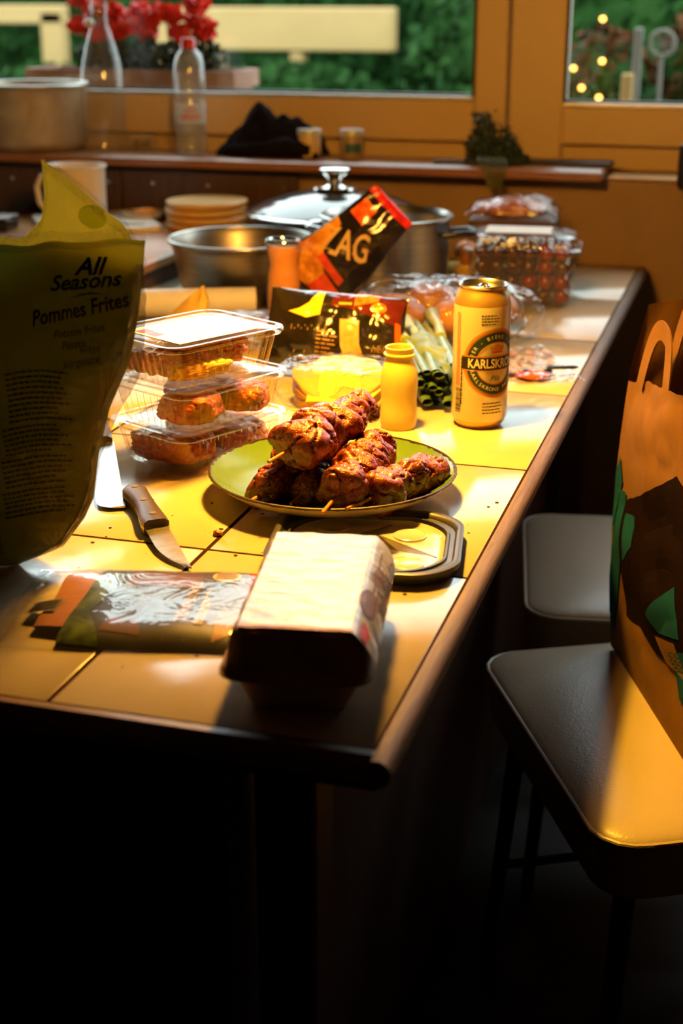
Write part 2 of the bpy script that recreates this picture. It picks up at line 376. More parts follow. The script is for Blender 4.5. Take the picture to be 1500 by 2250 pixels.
def chair(label, fl, nl, wd, dp, h):
    """fl: front-left... corner of the seat nearest the table at the far end, d along the front edge (towards the camera), n into the room"""
    ang = atan2(-nl[0], nl[1])            # local +y = into the room, local -x.. = along the front edge
    d = Vector((nl[1], -nl[0]))           # towards the camera
    c = Vector(fl) + d * (wd / 2) + Vector(nl) * (dp / 2)
    o = thing('dining_chair', label, 'chair', (c.x, c.y, -T), ang, 'pale leather chairs along the table')
    rings = []
    for z, ins, r in [(-.075, .012, .035), (-.07, .006, .04), (-.03, .0, .045), (-.006, .002, .045)]:
        rings.append(rr(wd - 2 * ins, dp - 2 * ins, r, 96, h + z))
    G().loft(rings, (True, False)).obj('seat_side', m_leather_s, o)
    ts = G(); rings = []
    for k in range(9):
        t_ = k / 8; ins = .0 + .10 * (1 - cos(t_ * pi / 2)) ; zz = h - .006 + .016 * sin(t_ * pi / 2)
        rings.append(rr(wd - 2 * ins, dp - 2 * ins, max(.045 - ins * .2, .02), 96, zz))
    rings.append(rr(wd * .25, dp * .25, .02, 96, h + .011)); ts.loft(rings, (False, True))
    ts.obj('seat', m_leather, o)
    pr = rr(wd + .001, dp + .001, .046, 96, h - .005); G().tube(pr + [pr[0]], .0026, 8, False).obj('piping', m_leather, o)
    for sx in (-1, 1):
        for sy in (-1, 1):
            G().tube([(sx * (wd / 2 - .045), sy * (dp / 2 - .045), h - .07), (sx * (wd / 2 - .02), sy * (dp / 2 - .02), 0.004)], [.012, .009], 12).obj('leg', m_leg, o)
        G().tube([(sx * (wd / 2 - .035), -dp / 2 + .035, h * .35), (sx * (wd / 2 - .035), dp / 2 - .035, h * .35)], .006, 8).obj('stretcher', m_leg, o)
    bk = [[(x, dp / 2 + .01 + y + t_ * .06, h + .02 + t_ * .45) for x, y, _ in rr(wd - .02 - .04 * t_ * t_, .045, .02, 48)] for t_ in (0, .05, .3, .6, .9, .97, 1)]
    G().loft(bk).obj('backrest', m_leather, o)
    return o
chair('pale leather chair nearest the camera, the paper bag standing on it', (-.292, 1.607), (.89, .456), .443, .42, .452)
chair('pale leather chair further back, tucked in behind the nearer chair', (-.325, 2.14), (.985, .174), .405, .40, .452)
# ================================================================== PLATE WITH SKEWERS
m_plate = M('green_glaze', (.085, .175, .018), (.12, .21, .030), rough=.20, scale=30, lo=.2, hi=.8, spec=.35)
m_plateu = M('cream_glaze', (.62, .52, .34), (.68, .58, .40), rough=.2, scale=20)
m_rim = M('dark_brown_rim', (.02, .009, .004), (.06, .028, .012), rough=.4, scale=160)
pl = thing('dinner_plate', 'green glazed plate with brown rim holding raw marinated meat skewers', 'plate', (-.397, 1.317, 0))
R = .126
G().lathe([(0, .006), (.06, .006), (.082, .009), (.103, .0155), (.118, .0235), (R - .0012, .0285)], 96).obj('glazed_well', m_plate, pl)
G().lathe([(.0, .0015), (.048, .0015), (.052, 0), (.056, 0), (.058, .003), (.085, .006), (.108, .014), (.121, .0225), (R, .0275)], 96).obj('underside', m_plateu, pl)
g = G(); seg = 192; rings = []
for r0, z0 in ((R - .0028, .0272), (R - .0015, .0292), (R + .0003, .0288), (R + .0002, .0272)):
    rings.append([((r0 + (N((cos(a), sin(a), 0), 38) * .0014 if r0 < R - .001 or z0 < .028 else 0)) * cos(a), (r0 + (N((cos(a), sin(a), 0), 38) * .0014 if r0 < R - .002 else 0)) * sin(a), z0 - (abs(N((cos(a), sin(a), 0), 45)) * .0014 if z0 < .0275 and r0 > R else 0)) for a in [2 * pi * j / seg for j in range(seg)]])
g.loft(rings + [rings[0]], (False, False)).obj('rim', m_rim, pl)
def meat_mat(name, a, b, c, rough=.26, k=95):
    m, t, out = nodes_of(name); p = t.nodes.new('ShaderNodeBsdfPrincipled'); t.links.new(p.outputs[0], out.inputs[0])
    v = coords(t, (1, 1, 1)); f = noise_n(t, v, k, 6, 1.6, .62)
    t.links.new(ramp(t, f, [(.28, a), (.5, b), (.74, c)]), p.inputs['Base Color'])
    p.inputs['Roughness'].default_value = rough; p.inputs['Coat Weight'].default_value = .35; p.inputs['Coat Roughness'].default_value = .12
    p.inputs['Subsurface Weight'].default_value = .05; p.inputs['Subsurface Scale'].default_value = .004; p.inputs['Subsurface Radius'].default_value = (1, .25, .1)
    a_ = t.nodes.new('ShaderNodeMath'); a_.operation = 'ADD'; t.links.new(noise_n(t, v, 160, 5, 1.), a_.inputs[0]); t.links.new(noise_n(t, v, 620, 3, 0), a_.inputs[1])
    t.links.new(bump_n(t, a_.outputs[0], .7, .0012), p.inputs['Normal']); return m
m_meat = meat_mat('marinated_meat', (.075, .008, .002), (.24, .036, .005), (.48, .13, .018))
m_stick = WOOD('stained_wooden_stick', (.42, .13, .04), (.62, .24, .08), rough=.5, stretch=(30, 30, 30))
def chunk(axis, r, seed):
    """a folded strip of meat threaded on the stick (local: axis direction along x)"""
    L, a, b = r
    def f(p):
        q = Vector((p.x * .9 + seed * 3.1, p.y * 1.0 + seed, p.z * 1.0))
        fold = sin(p.x * 4.0 + p.y * 1.5 - p.z * 1.2 + noise.noise(q * 1.1) * 2.6 + seed)
        k = 1 + .05 * fold + .34 * noise.noise(q * 1.0) + .03 * noise.noise(q * 3.2)
        k -= .16 * exp(-((noise.noise(q * 1.7 + Vector((9, 0, 0)))) / .055) ** 2)   # deep creases
        k -= .035 * exp(-((noise.noise(q * 2.6 + Vector((3, 5, 0)))) / .06) ** 2)
        sq = 1 / max(.6, (abs(p.x) ** 4 + (p.y ** 2 + p.z ** 2) ** 2) ** .25)
        return k * lerp(1, sq, .55)
    return G().ball((0, 0, 0), (L, a, b), 5 if a > .014 else 4, f)
def skewer(label, p0, p1, chunks, seed, over=.012):
    """p0 front end of the stick, p1 back end (table coordinates); chunks: (t, half length, half width, half height)"""
    p0, p1 = Vector(p0), Vector(p1); o = thing('meat_skewer', label, 'skewer', tuple(p0), 0, 'raw marinated skewers on the green plate')
    d = (p1 - p0); L = d.length; rot = d.to_track_quat('X', 'Z').to_matrix().to_4x4()
    G().tube([tuple(d * (-.05 if seed == 3 else -.09)), tuple(d * .5), tuple(d * 1.03)], .0018, 8).obj('stick', m_stick, o)
    for i, (t_, hl, hw, hh) in enumerate(chunks):
        g = chunk(None, (hl * .90, hw, hh), seed * 1.7 + i * 2.3)
        off = Vector((random.uniform(-.002, .002), random.uniform(-.002, .002), random.uniform(0, .0025)))
        mt = Matrix.Translation(d * t_ + off) @ rot @ Matrix.Rotation(seed + i * 1.1, 4, 'X') if False else Matrix.Translation(d * t_ + off) @ rot @ Matrix.Rotation(random.uniform(-.9, .9), 4, 'X') @ Matrix.Rotation(random.uniform(-.22, .22), 4, 'Y') @ Matrix.Rotation(random.uniform(-.25, .25), 4, 'Z')
        g.v = [tuple(mt @ Vector(p)) for p in g.v]; g.obj('meat_chunk', m_meat, o, smooth=180)
    return o
# lower layer
skewer('meat skewer at the far left of the plate, lying low on the glaze', (-.450, 1.236, .019), (-.425, 1.375, .027), [(.16, .022, .022, .017), (.36, .021, .024, .019), (.55, .022, .023, .018), (.74, .021, .022, .017), (.90, .016, .017, .015)], 1)
skewer('meat skewer buried in shadow beneath the pile, only its stick end showing', (-.410, 1.240, .019), (-.385, 1.378, .027), [(.20, .020, .019, .0155), (.38, .021, .021, .018), (.58, .020, .021, .018), (.78, .019, .019, .016)], 2)
skewer('meat skewer in the middle front of the pile, its thick stick pointing forward', (-.3655, 1.189, .031), (-.352, 1.345, .052), [(.30, .024, .025, .023), (.47, .021, .025, .022), (.63, .022, .025, .022), (.80, .020, .022, .020), (.93, .014, .017, .016)], 3)
skewer('meat skewer on the right of the plate, fanned out towards the rim', (-.344, 1.212, .029), (-.296, 1.352, .026), [(.32, .022, .024, .022), (.47, .020, .022, .020), (.62, .021, .023, .020), (.78, .019, .021, .018), (.93, .016, .019, .016)], 4)
# upper layer
skewer('meat skewer resting on the left one, halfway up the pile', (-.437, 1.250, .044), (-.405, 1.384, .052), [(.25, .020, .019, .016), (.45, .020, .020, .018), (.65, .020, .021, .017), (.82, .018, .018, .016)], 5)
skewer('topmost meat skewer crowning the pile, its stick poking out at both ends', (-.423, 1.222, .067), (-.372, 1.375, .084), [(.22, .027, .031, .024), (.40, .022, .028, .022), (.56, .023, .026, .021), (.72, .020, .023, .019), (.87, .016, .018, .016)], 6)
# ================================================================== BEER CAN
m_cang = M('gold_can_metal', (.70, .42, .12), rough=.36, metal=.75)
m_canw = M('cream_can_lacquer', (.70, .60, .36), (.74, .64, .40), rough=.28, metal=.35, scale=4, coat=.4)
m_cand = M('dark_green_print', (.012, .03, .016), rough=.4)
m_cano = M('orange_gold_print', (.62, .25, .035), rough=.35, metal=.3)
m_canb = M('black_band_print', (.01, .01, .009), rough=.35)
m_canl = M('cream_letters', (.85, .75, .48), rough=.4)
can = thing('beer_can', 'tall cream and gold beer can with a black name band, beside the leafy greens', 'can', (-.304, 1.612, 0), 0)
r0 = .033
G().lathe([(.0, .004), (.02, .004), (.0235, .0), (.0255, .0), (.030, .006), (.0315, .010)], 72).obj('base', m_cang, can)
G().lathe([(.0315, .010), (r0, .013), (r0, .1445), (r0 - .0002, .1455)], 96).obj('body', m_canw, can)
G().lathe([(r0 - .0002, .1455), (.0325, .149), (.0305, .1555), (.0282, .1605), (.0272, .163), (.0272, .165)], 96).obj('shoulder', m_cang, can)
G().lathe([(.0272, .165), (.028, .1662), (.0283, .1675), (.0275, .1685), (.0265, .1675), (.0258, .164), (.0245, .1618), (.0, .1622)], 96).obj('lid', m_steel, can)
tg = G(); tg.add([(x * .016, y * .010 + .002, .1632) for x, y in [(cos(a), sin(a)) for a in [2 * pi * k / 24 for k in range(24)]]], [tuple(range(24))])
ring = [(cos(2 * pi * k / 20) * .0062 + .001, sin(2 * pi * k / 20) * .0075 + .004, .1648) for k in range(21)]
G().tube(ring, .0013, 8, False).obj('pull_tab', m_chrome, can); G().box((.001, -.003, .1645), (.009, .009, .0016), .0005).obj('pull_tab', m_chrome, can)
A0 = atan2(-1.612, .304) + radians(34)       # direction the emblem faces
def cyl(x, y, e=.00025): a = A0 + x / r0; return ((r0 + e) * cos(a), (r0 + e) * sin(a), y)
def disc(cx, cy, ra, rb, n=96, e=.0002, a0=0, a1=2 * pi, sy=1.0):
    g = G(); g.surf(lambda u, v: cyl(cx + lerp(ra, rb, v) * sin(lerp(a0, a1, u)), cy + lerp(ra, rb, v) * cos(lerp(a0, a1, u)) * sy, e), n, 8); return g
cy0 = .0806
disc(0, cy0, .0340, .0410, e=.0002).obj('emblem_ring', m_cano, can, smooth=0)
disc(0, cy0, .0250, .0380, e=.0003).obj('emblem_ring', m_cand, can, smooth=0)
disc(0, cy0, .0366, .0373, e=.0004).obj('emblem_ring', m_cano, can, smooth=0)
disc(0, cy0, .0240, .0252, e=.0004).obj('emblem_ring', m_cano, can, smooth=0)
G().surf(lambda u, v: cyl(lerp(-.043, .043, u), lerp(cy0 - .0088, cy0 + .0088, v), .00045), 40, 2).obj('name_band', m_cano, can, smooth=0)
G().surf(lambda u, v: cyl(lerp(-.043, .043, u), lerp(cy0 - .0074, cy0 + .0074, v), .00055), 40, 2).obj('name_band', m_canb, can, smooth=0)
txt('KARLSKRONE', .0150, m_canl, can, lambda x, y: cyl(x, y + cy0 - .0004, .0008), bold=.0003, sx=.74)
def arc_text(s, rad, size, top=True, step=.0046):
    n = len(s)
    for i, ch in enumerate(s):
        if ch == ' ': continue
        a = (i - (n - 1) / 2) * step / rad * (1 if top else -1)
        def f(x, y, a=a):
            yy = (rad + y) if top else (rad - y); xx = x if top else -x
            th = a + (xx / rad) * (1)
            return cyl(yy * sin(th), cy0 + (yy * cos(th) if top else -yy * cos(th) ), .0005) if top else cyl(-yy * sin(th - 0), cy0 - yy * cos(th), .0005)
        txt(ch, size, m_canl, can, f)
arc_text('BIER - BIERE - BIRRA', .0310, .0062)
arc_text('KARLSKRONE PREMIUM', .0310, .0062, top=False)
cr = [(x * 1.15, y * 1.1) for x, y in [(-.0065, -.003), (.0065, -.003), (.0085, .005), (.0048, .0018), (.0028, .0062), (0, .0022), (-.0028, .0062), (-.0048, .0018), (-.0085, .005)]]
patch([(x, y + cy0 + .0155) for x, y in cr], m_cano, can, lambda x, y: cyl(x, y, .0004), 'crown_emblem', 2)
patch([(x * .75, y * .5 + cy0 + .0155) for x, y in rect(-.008, .008, -.0062, -.0035)], m_red, can, lambda x, y: cyl(x, y, .0005), 'crown_emblem', 2)
txt('PREMIUM', .0040, m_cano, can, lambda x, y: cyl(x - .002, y + cy0 - .0117, .0004), space=1.4)
txt('Pils', .0095, m_cand, can, lambda x, y: cyl(x - .002, y + cy0 - .0178, .0004), shear=.4)
rnd = random.Random(3)
lines([(x - .0, b, c, d) for x, b, c, d in fineprint(-.020, .002, .1365, .1265, 4, .0013, rnd, .8)], m_ink, can, lambda x, y: cyl(x, y, .0003))
lines(fineprint(-.016, .010, .0330, .0215, 4, .0013, rnd, .8), m_ink, can, lambda x, y: cyl(x, y, .0003))
lines([(x, x + rnd.choice((.0003, .0006, .0009)), 0, .0095) for x in [k * .00125 for k in range(24)]], m_ink, can, lambda x, y: cyl(-.0520 + y * .9, .020 + x, .0003), 'barcode')
lines([(a, b, c, d) for a, b, c, d in fineprint(0, .055, .0, .0, 1, .002, rnd, 1)], m_ink, can, lambda x, y: cyl(-.0430 + y, .03 + x, .0003))
lines([(a, b, c, d) for a, b, c, d in fineprint(0, .115, .0022, -.0022, 3, .0009, rnd, 1)], m_red, can, lambda x, y: cyl(-.0490 + y, .052 + x * .75, .0003))

# ================================================================== DRINK BOTTLE (small, uncapped)
m_yog = M('yellow_milk_bottle_plastic', (.80, .60, .14), (.84, .64, .17), rough=.35, scale=10, sss=.2, coat=.1)
yo = thing('drink_bottle', 'small uncapped yellow plastic drink bottle behind the plate', 'bottle', (-.392, 1.571, 0))
G().lathe([(0, .002), (.017, .002), (.0195, .0), (.021, .004), (.0218, .012), (.0215, .022), (.0208, .032), (.0214, .042), (.0220, .052), (.0218, .062), (.0200, .072), (.0175, .079), (.0160, .083), (.0158, .087), (.0182, .0875), (.0186, .0885), (.0182, .0895),
    (.0163, .0900), (.0163, .0935), (.0170, .0945), (.0170, .0965), (.0158, .0972), (.0145, .0965), (.0140, .090), (.0145, .080), (.019, .065)], 64).obj('body', m_yog, yo)
fy = lambda x, y: ((.0217 + .0004) * cos(-1.9 + x / .0217), (.0217 + .0004) * sin(-1.9 + x / .0217), y)
lines([(.012, .0128, .030, .046), (.018, .0188, .032, .044), (.012, .0188, .0300, .0306)], m_yog, yo, fy, 'embossed_marks', 4)

# ================================================================== CLEAR TRAYS OF MEAT
m_lidtop = FILM('clear_lid_plastic', tint=(1, .97, .90), haze=.03, hazecol=(1, .85, .5), rough=.10, bump=.25, bscale=26, base=.045, bdist=.003)
m_tlabel = M('white_price_label', (.85, .84, .82), (.80, .79, .77), rough=.35, scale=10)
m_orange = M('orange_sticker', (.9, .22, .03), rough=.4)
def tray(label, c, rz, z):
    o = thing('plastic_tray', label, 'food tray', (c[0], c[1], z), rz, 'stacked clear meat trays')
    nrib = 46
    rib = lambda amp: (lambda t, nx, ny, x, y: amp * (1 if sin(t * nrib * 2 * pi) > .0 else -.35) * (1 if abs(nx * ny) < .1 else .2))
    rings = []
    for zz, w, d, r, amp in ((.0005, .098, .128, .016, 0), (.003, .104, .134, .018, .0), (.007, .107, .137, .019, .0013), (.034, .119, .149, .021, .0014), (.040, .121, .151, .021, 0), (.0405, .130, .160, .022, 0), (.0435, .131, .161, .022, 0)):
        rings.append(rr(w, d, r, 512, zz, mod=rib(amp) if amp else None))
    G().loft(rings, (True, False)).obj('tray_body', m_tray, o, smooth=30)
    rings = []
    for zz, w, d, r in ((.0425, .1325, .1625, .023), (.0440, .1355, .1655, .024), (.0465, .1355, .1655, .024), (.0478, .1335, .1635, .023), (.0478, .124, .154, .02), (.0462, .120, .150, .019), (.0460, .119, .149, .019)):
        rings.append(rr(w, d, r, 128, zz))
    G().loft(rings, (False, True)).obj('tray_lid', m_lidtop, o, smooth=30)
    return o
CT = ((-.577, 1.405), (-.572, 1.394), (-.573, 1.386))
RZ = (radians(-26.5), radians(-25), radians(-28.5))
names = ('bottom tray of the stack of clear meat trays, standing on the tiles', 'middle tray of the stack of clear meat trays, with a round patty inside', 'top tray of the stack of clear meat trays, its lid glaring white in the light')
TR = [tray(names[k], CT[k], RZ[k], .0497 * k) for k in range(3)]
# stickers: white label on the top lid, small orange seals on the front corners
patch(rect(-.045, .046, -.055, .055), m_tlabel, TR[2], lambda x, y: (x, y, .0466), 'label')
lines([(-.035, -.020, -.05, -.035), (-.018, .0, -.05, -.038)], m_red, TR[2], lambda x, y: (x, y, .0469), 'label_print')
for k in range(3):
    patch(rect(-.0, .014, 0, .006), m_orange, TR[k], lambda x, y: (-.0662 + x * .75 + .004, -.0829 + (.014 - x) * .30 + .0, .0475 - y * .6), 'seal_sticker')
m_steak = meat_mat('paprika_marinade_meat', (.30, .022, .004), (.60, .085, .010), (.80, .22, .03), rough=.3, k=60)
m_saus = meat_mat('yellow_marinade_meat', (.70, .28, .03), (.85, .48, .06), (.90, .62, .12), rough=.3, k=60)
def steak(label, trayi, c, rz, size, seed, mat, ridged=0, group='marinated meat in the clear trays'):
    base = CT[trayi]; a = RZ[trayi]
    wx = base[0] + c[0] * cos(a) - c[1] * sin(a); wy = base[1] + c[0] * sin(a) + c[1] * cos(a)
    def f(p):
        q = Vector((p.x * 1.2 + seed * 5, p.y * 1.2, p.z)); k = 1 + .12 * noise.noise(q * 1.6) + .05 * noise.noise(q * 5)
        k -= .10 * exp(-(noise.noise(q * 1.9) / .06) ** 2)
        if ridged: k += .09 * sin(p.x * ridged)
        return k / max(.7, (p.x ** 4 + p.y ** 4 + p.z ** 4) ** .25) ** .8
    o = G().ball((0, 0, 0), size, 5, f).obj('meat_piece', mat, None, smooth=180)
    tag(o, label, 'meat', group); at(o, (wx, wy, .0497 * trayi + c[2] + .0012), a + rz); return o
steak('large red marinated steak in the bottom tray, front half', 0, (-.004, -.034, .0185), .2, (.046, .033, .0175), 1, m_steak)
steak('large red marinated steak in the bottom tray, rear half', 0, (.002, .038, .0185), .1, (.046, .032, .0175), 2, m_steak)
steak('round reddish patty in the middle tray, right side', 1, (.020, -.030, .0185), .3, (.030, .030, .0175), 3, m_steak)
steak('orange marinated lump in the middle tray, left side', 1, (-.024, .022, .0175), 1.2, (.038, .026, .0165), 4, m_steak)
steak('orange marinated lump in the middle tray, rear', 1, (.026, .042, .0165), .6, (.028, .028, .015), 5, m_steak)
steak('red marinated cutlet in the top tray, lower layer', 2, (-.014, .026, .0125), 1.4, (.046, .026, .0115), 6, m_steak, 14)
steak('red marinated cutlet in the top tray, upper layer', 2, (-.004, .022, .0315), 1.45, (.046, .034, .0085), 7, m_steak, 14)
steak('red ridged cutlet in the top tray behind the yellow one', 2, (-.020, -.036, .0135), .25, (.030, .020, .0125), 8, m_steak, 16)
steak('yellow ridged meat roll lying along the front right of the top tray', 2, (.036, -.022, .0115), 1.45, (.036, .0085, .0085), 9, m_saus, 26)

# ================================================================== EGG CARTON
m_pulp = M('brown_paper_pulp', (.34, .21, .12), (.40, .26, .16), rough=.95, scale=30, bump=.5, bscale=260, bdist=.0012)
def lab_mat():
    m, t, out = nodes_of('egg_carton_label'); p = t.nodes.new('ShaderNodeBsdfPrincipled'); t.links.new(p.outputs[0], out.inputs[0])
    v = coords(t, (1, 1, 1)); f = noise_n(t, v, 28, 5, .8)
    t.links.new(ramp(t, f, [(.25, (.34, .28, .27)), (.42, (.47, .47, .46)), (.75, (.53, .54, .54))]), p.inputs['Base Color'])
    p.inputs['Roughness'].default_value = .35; p.inputs['Coat Weight'].default_value = .6; p.inputs['Coat Roughness'].default_value = .25
    v2 = coords(t, (1, 3.2, 1)); t.links.new(bump_n(t, noise_n(t, v2, 34, 3, .6), .9, .005), p.inputs['Normal']); return m
m_lab = lab_mat(); m_brownp = M('brown_print', (.20, .09, .045), rough=.5); m_pink = M('faded_red_print', (.55, .16, .17), rough=.5)
eg = thing('egg_carton', 'closed brown pulp egg carton with wrinkled white label at the front table edge', 'egg box', (-.3015, .945, 0), radians(10.0))
EW, EL = .108, .208
def cups(amp, k=5, kw=2):
    def f(t, nx, ny, x, y):
        if abs(ny) > .7: return amp * (abs(sin((x / EW + .5) * kw * pi)) - .5)
        return amp * .6 * (abs(sin((y / EL + .5) * k * pi)) - .5)
    return f
G().loft([rr(EW - .040, EL - .040, .012, 160, .0005, mod=cups(.003)), rr(EW - .036, EL - .036, .014, 160, .004, mod=cups(.004)), rr(EW - .018, EL - .018, .016, 160, .026, mod=cups(.004)), rr(EW - .012, EL - .012, .016, 160, .0295),
    rr(EW + .002, EL + .002, .018, 160, .0300), rr(EW + .002, EL + .002, .018, 160, .0320)], (True, True)).obj('carton_base', m_pulp, eg)
lr = [rr(EW, EL, .018, 160, .0322), rr(EW - .002, EL - .002, .018, 160, .0350)]
for zz, ins, amp in ((.0365, .007, .001), (.042, .010, .0045), (.050, .0125, .0065), (.057, .015, .0060), (.0625, .018, .0045), (.0655, .0215, .002), (.0662, .026, 0)):
    lr.append(rr(EW - ins * 1.15, EL - ins * .9, .014, 160, zz, mod=cups(amp, 5, 2)))
lr.append(rr(.03, .12, .01, 160, .0662)); G().loft(lr, (False, True)).obj('carton_lid', m_pulp, eg)
w1, l1 = EW / 2 - .0135, EL / 2 - .0105
def labf(u, v):
    """top sheet then folded down the right-hand side"""
    y = lerp(-l1, l1, v); s = u * (2 * w1 + .034)
    wv = .0007 * N((s * 60, y * 150, 0), 1)
    if s < 2 * w1: return (-w1 + s, y, .0672 + wv)
    q = s - 2 * w1
    return (w1 + .0008 + q * .42 + .0012 * max(0, q / .034) * abs(sin((y / EL + .5) * 5 * pi)) + .0035 * sin(q / .034 * pi) + wv, y * (1 + q * .4), .0668 - q * .80)
G().surf(labf, 64, 60).obj('paper_label', m_lab, eg, smooth=60)
def lab2(x, y):
    p = labf(x, y); return (p[0] + .0004, p[1], p[2] + .0004)
W_ = 2 * w1 + .034; cu = 2 * w1 / W_
patch([(.0, .0), (cu, .0), (cu, .022), (0, .022)], m_pink, eg, lab2, 'label_print', 3)
patch([(cu - .02, .0), (cu + .012, .0), (cu + .012, 1), (cu - .005, 1)], m_pink, eg, lambda x, y: lab2(x, y), 'label_print', 4) if False else None
patch([(cu + .03, .02), (cu + .10, .0), (cu + .12, .10), (cu + .05, .16)], m_red, eg, lab2, 'label_print', 3)
patch([(cu + .06 + .07 * cos(a), .33 + .12 * sin(a)) for a in [k * pi / 8 for k in range(16)]], m_brownp, eg, lab2, 'label_print', 2)
patch([(cu + .09 + .05 * cos(a), .62 + .08 * sin(a)) for a in [k * pi / 8 for k in range(16)]], m_brownp, eg, lab2, 'label_print', 2)
rnd = random.Random(5)
lines([(a, b, c, d) for c, d, a, b in fineprint(.40, .95, cu + .07, cu + .27, 6, .016, rnd, .6)], m_brownp, eg, lab2, 'small_print', 2)

# ================================================================== BLACK RIMMED LID
m_blk = M('satin_black_plastic', (.022, .024, .025), rough=.38, scale=10)
m_lid2 = FILM('frosted_lid_plastic', tint=(1, .98, .95), haze=.62, hazecol=(.80, .74, .64), rough=.16, bump=.2, bscale=30, base=.07, bdist=.002)
bl = thing('black_tray_lid', 'shallow black rimmed tray with clear centre half under the egg carton', 'tray', (-.3215, 1.172, 0), radians(9.5))
def ch(w, d, z, r=.042): return rr(w, d, r, 128, z, mod=lambda t, nx, ny, x, y: -.0015 * (abs(nx * ny) * 2) ** 2)
G().loft([ch(.164, .152, .0), ch(.172, .160, .003), ch(.176, .164, .010), ch(.176, .164, .0125), ch(.170, .158, .0135), ch(.164, .152, .0125), ch(.160, .148, .009), ch(.152, .140, .0085), ch(.150, .138, .0105), ch(.146, .134, .0105), ch(.143, .131, .005), ch(.143, .131, .0)], (False, False)).obj('rim', m_blk, bl)
G().loft([ch(.143, .131, .0075), ch(.138, .126, .0052), ch(.132, .120, .0045), ch(.02, .02, .0045)], (False, True)).obj('clear_centre', m_lid2, bl)
for cx_, cy_ in ((.040, -.038), (.038, .032), (-.036, .046), (-.04, -.03)):
    G().lathe([(.016, .0045), (.0155, .0062), (.0145, .0066), (.0135, .0060), (0, .0060)], 40, (cx_, cy_, 0)).obj('embossed_round', m_lid2, bl)

# ================================================================== KNIVES
m_kw = WOOD('worn_knife_handle_wood', (.026, .015, .006), (.085, .052, .018), scale=14, stretch=(2, 10, 10), rough=.42, coat=.1)
m_blade = M('scratched_blade_steel', (.48, .42, .36), (.62, .56, .50), rough=.3, metal=.95, scale=60, stretch=(4, 1, 1), bump=.25, bscale=120)
m_rivet = M('dull_brass', (.20, .15, .08), rough=.5, metal=.7)
def knife(name, label, p, ang, hl, bll, hw, bw, mh, square=False):
    o = thing(name, label, 'knife', p, ang)      # +x from the butt to the tip, cutting edge on -y
    zc = .0085
    prof = []
    nn = 26
    for k in range(nn + 1):
        u = k / nn; x = u * hl
        top = hw * .5 * (1 - .12 * sin(u * pi)); bot = -hw * (.5 + .10 * cos(u * 2 * pi * 1.05) - .02)
        e = min(1, sin(min(1, u / .12) * pi / 2)) * (1 if u < .93 else .96)
        prof.append((x, top * e, bot * e))
    for s in (-1, 1):
        g = G(); rings = []
        for x, a, b in prof:
            t_ = .0075; ring = []
            for yy, zz in ((b, .0), (b, t_ * .6), (lerp(b, a, .18), t_ * .98), (lerp(b, a, .5), t_), (lerp(b, a, .82), t_ * .98), (a, t_ * .6), (a, 0)):
                ring.append((x, yy, zc + s * (.0012 + zz)))
            rings.append(ring)
        g.loft(rings).obj('handle_scale', mh, o)
    g = G()
    tang = [(x + .0, a * 1.02, b * 1.02) for x, a, b in prof]
    g.loft([[(x, b, zc - .0012), (x, b, zc + .0012), (x, a, zc + .0012), (x, a, zc - .0012)] for x, a, b in tang]).obj('tang', m_steel, o)
    for u in (.12, .48, .84):
        for s in (-1, 1):
            G().lathe([(0, .0), (.0036, 0), (.0036, .0006), (0, .0009)], 16).map(lambda x, y, z: (u * hl + x, y - .0005, zc + s * (.0085 + z))).obj('rivet', m_rivet, o)
    g = G(); rings = []
    for k in range(31):
        u = k / 30; x = hl + u * bll
        if square: a = bw * .5; b = -bw * .5 * (1 if u < .9 else sqrt(max(0, 1 - ((u - .9) / .1) ** 2)) * .9 + .1)
        else: a = bw * .46 * (1 - .10 * u) if u < .999 else 0; b = -bw * .54 * (1 - max(0, (u - .35) / .65) ** 2.2 * 1.75) if u > .02 else -bw * .54
        if not square: a = max(b + .0004, lerp(bw * .46, bw * .40, u))
        z_ = lerp(zc, .003, u) if not square else lerp(zc, .004, u)
        rings.append([(x, b, z_), (x, lerp(b, a, .4), z_ + .0008), (x, a, z_ + .0010), (x, a, z_ - .0010), (x, lerp(b, a, .4), z_ - .0008)])
    g.loft(rings).obj('blade', m_blade, o, smooth=25)
    return o
kd = Vector((-.464 + .588, 1.077 - 1.248, 0)); ka = atan2(kd.y, kd.x)
knife('kitchen_knife', 'small kitchen knife with riveted wooden handle, lying alone left of the plate', (-.588, 1.248, 0), ka, .115, kd.length - .115, .0235, .0215, m_kw)
k2 = Vector((-.592 + .765, 1.205 - 1.530, 0)); ka2 = atan2(k2.y, k2.x)
m_kw2 = WOOD('grey_brown_handle_wood', (.05, .03, .02), (.12, .08, .05), scale=14, stretch=(2, 10, 10), rough=.5)
knife('broad_knife', 'broad square-tipped knife lying between the green bag and the meat trays', (-.765, 1.530, 0), ka2, .165, k2.length - .165, .026, .028, m_kw2, True)

# crumbs
m_crumb = M('dark_crumbs', (.04, .012, .004), (.12, .05, .02), rough=.8, scale=300)
rnd = random.Random(11)
bit = G().ball((0, 0, 0), (.0042, .0032, .003), 3, lambda p: 1 + .5 * noise.noise(p * 2.4)).obj('food_scrap', m_meat, None, 180); tag(bit, 'small dark scrap of food on the joint between tiles left of the plate', 'crumb'); at(bit, (-.467, 1.172, .0022))
cg = G()
for k in range(46):
    x, y = rnd.uniform(-.60, -.23), rnd.uniform(.86, 1.34); s_ = rnd.uniform(.0005, .0016)
    cg.ball((x, y, T + s_ * .4), (s_ * rnd.uniform(1, 2), s_, s_ * .5), 1)
co = cg.obj('crumbs', m_crumb); tag(co, 'tiny dark crumbs scattered over the cream tiles near the knife', 'crumbs'); co['kind'] = 'stuff'
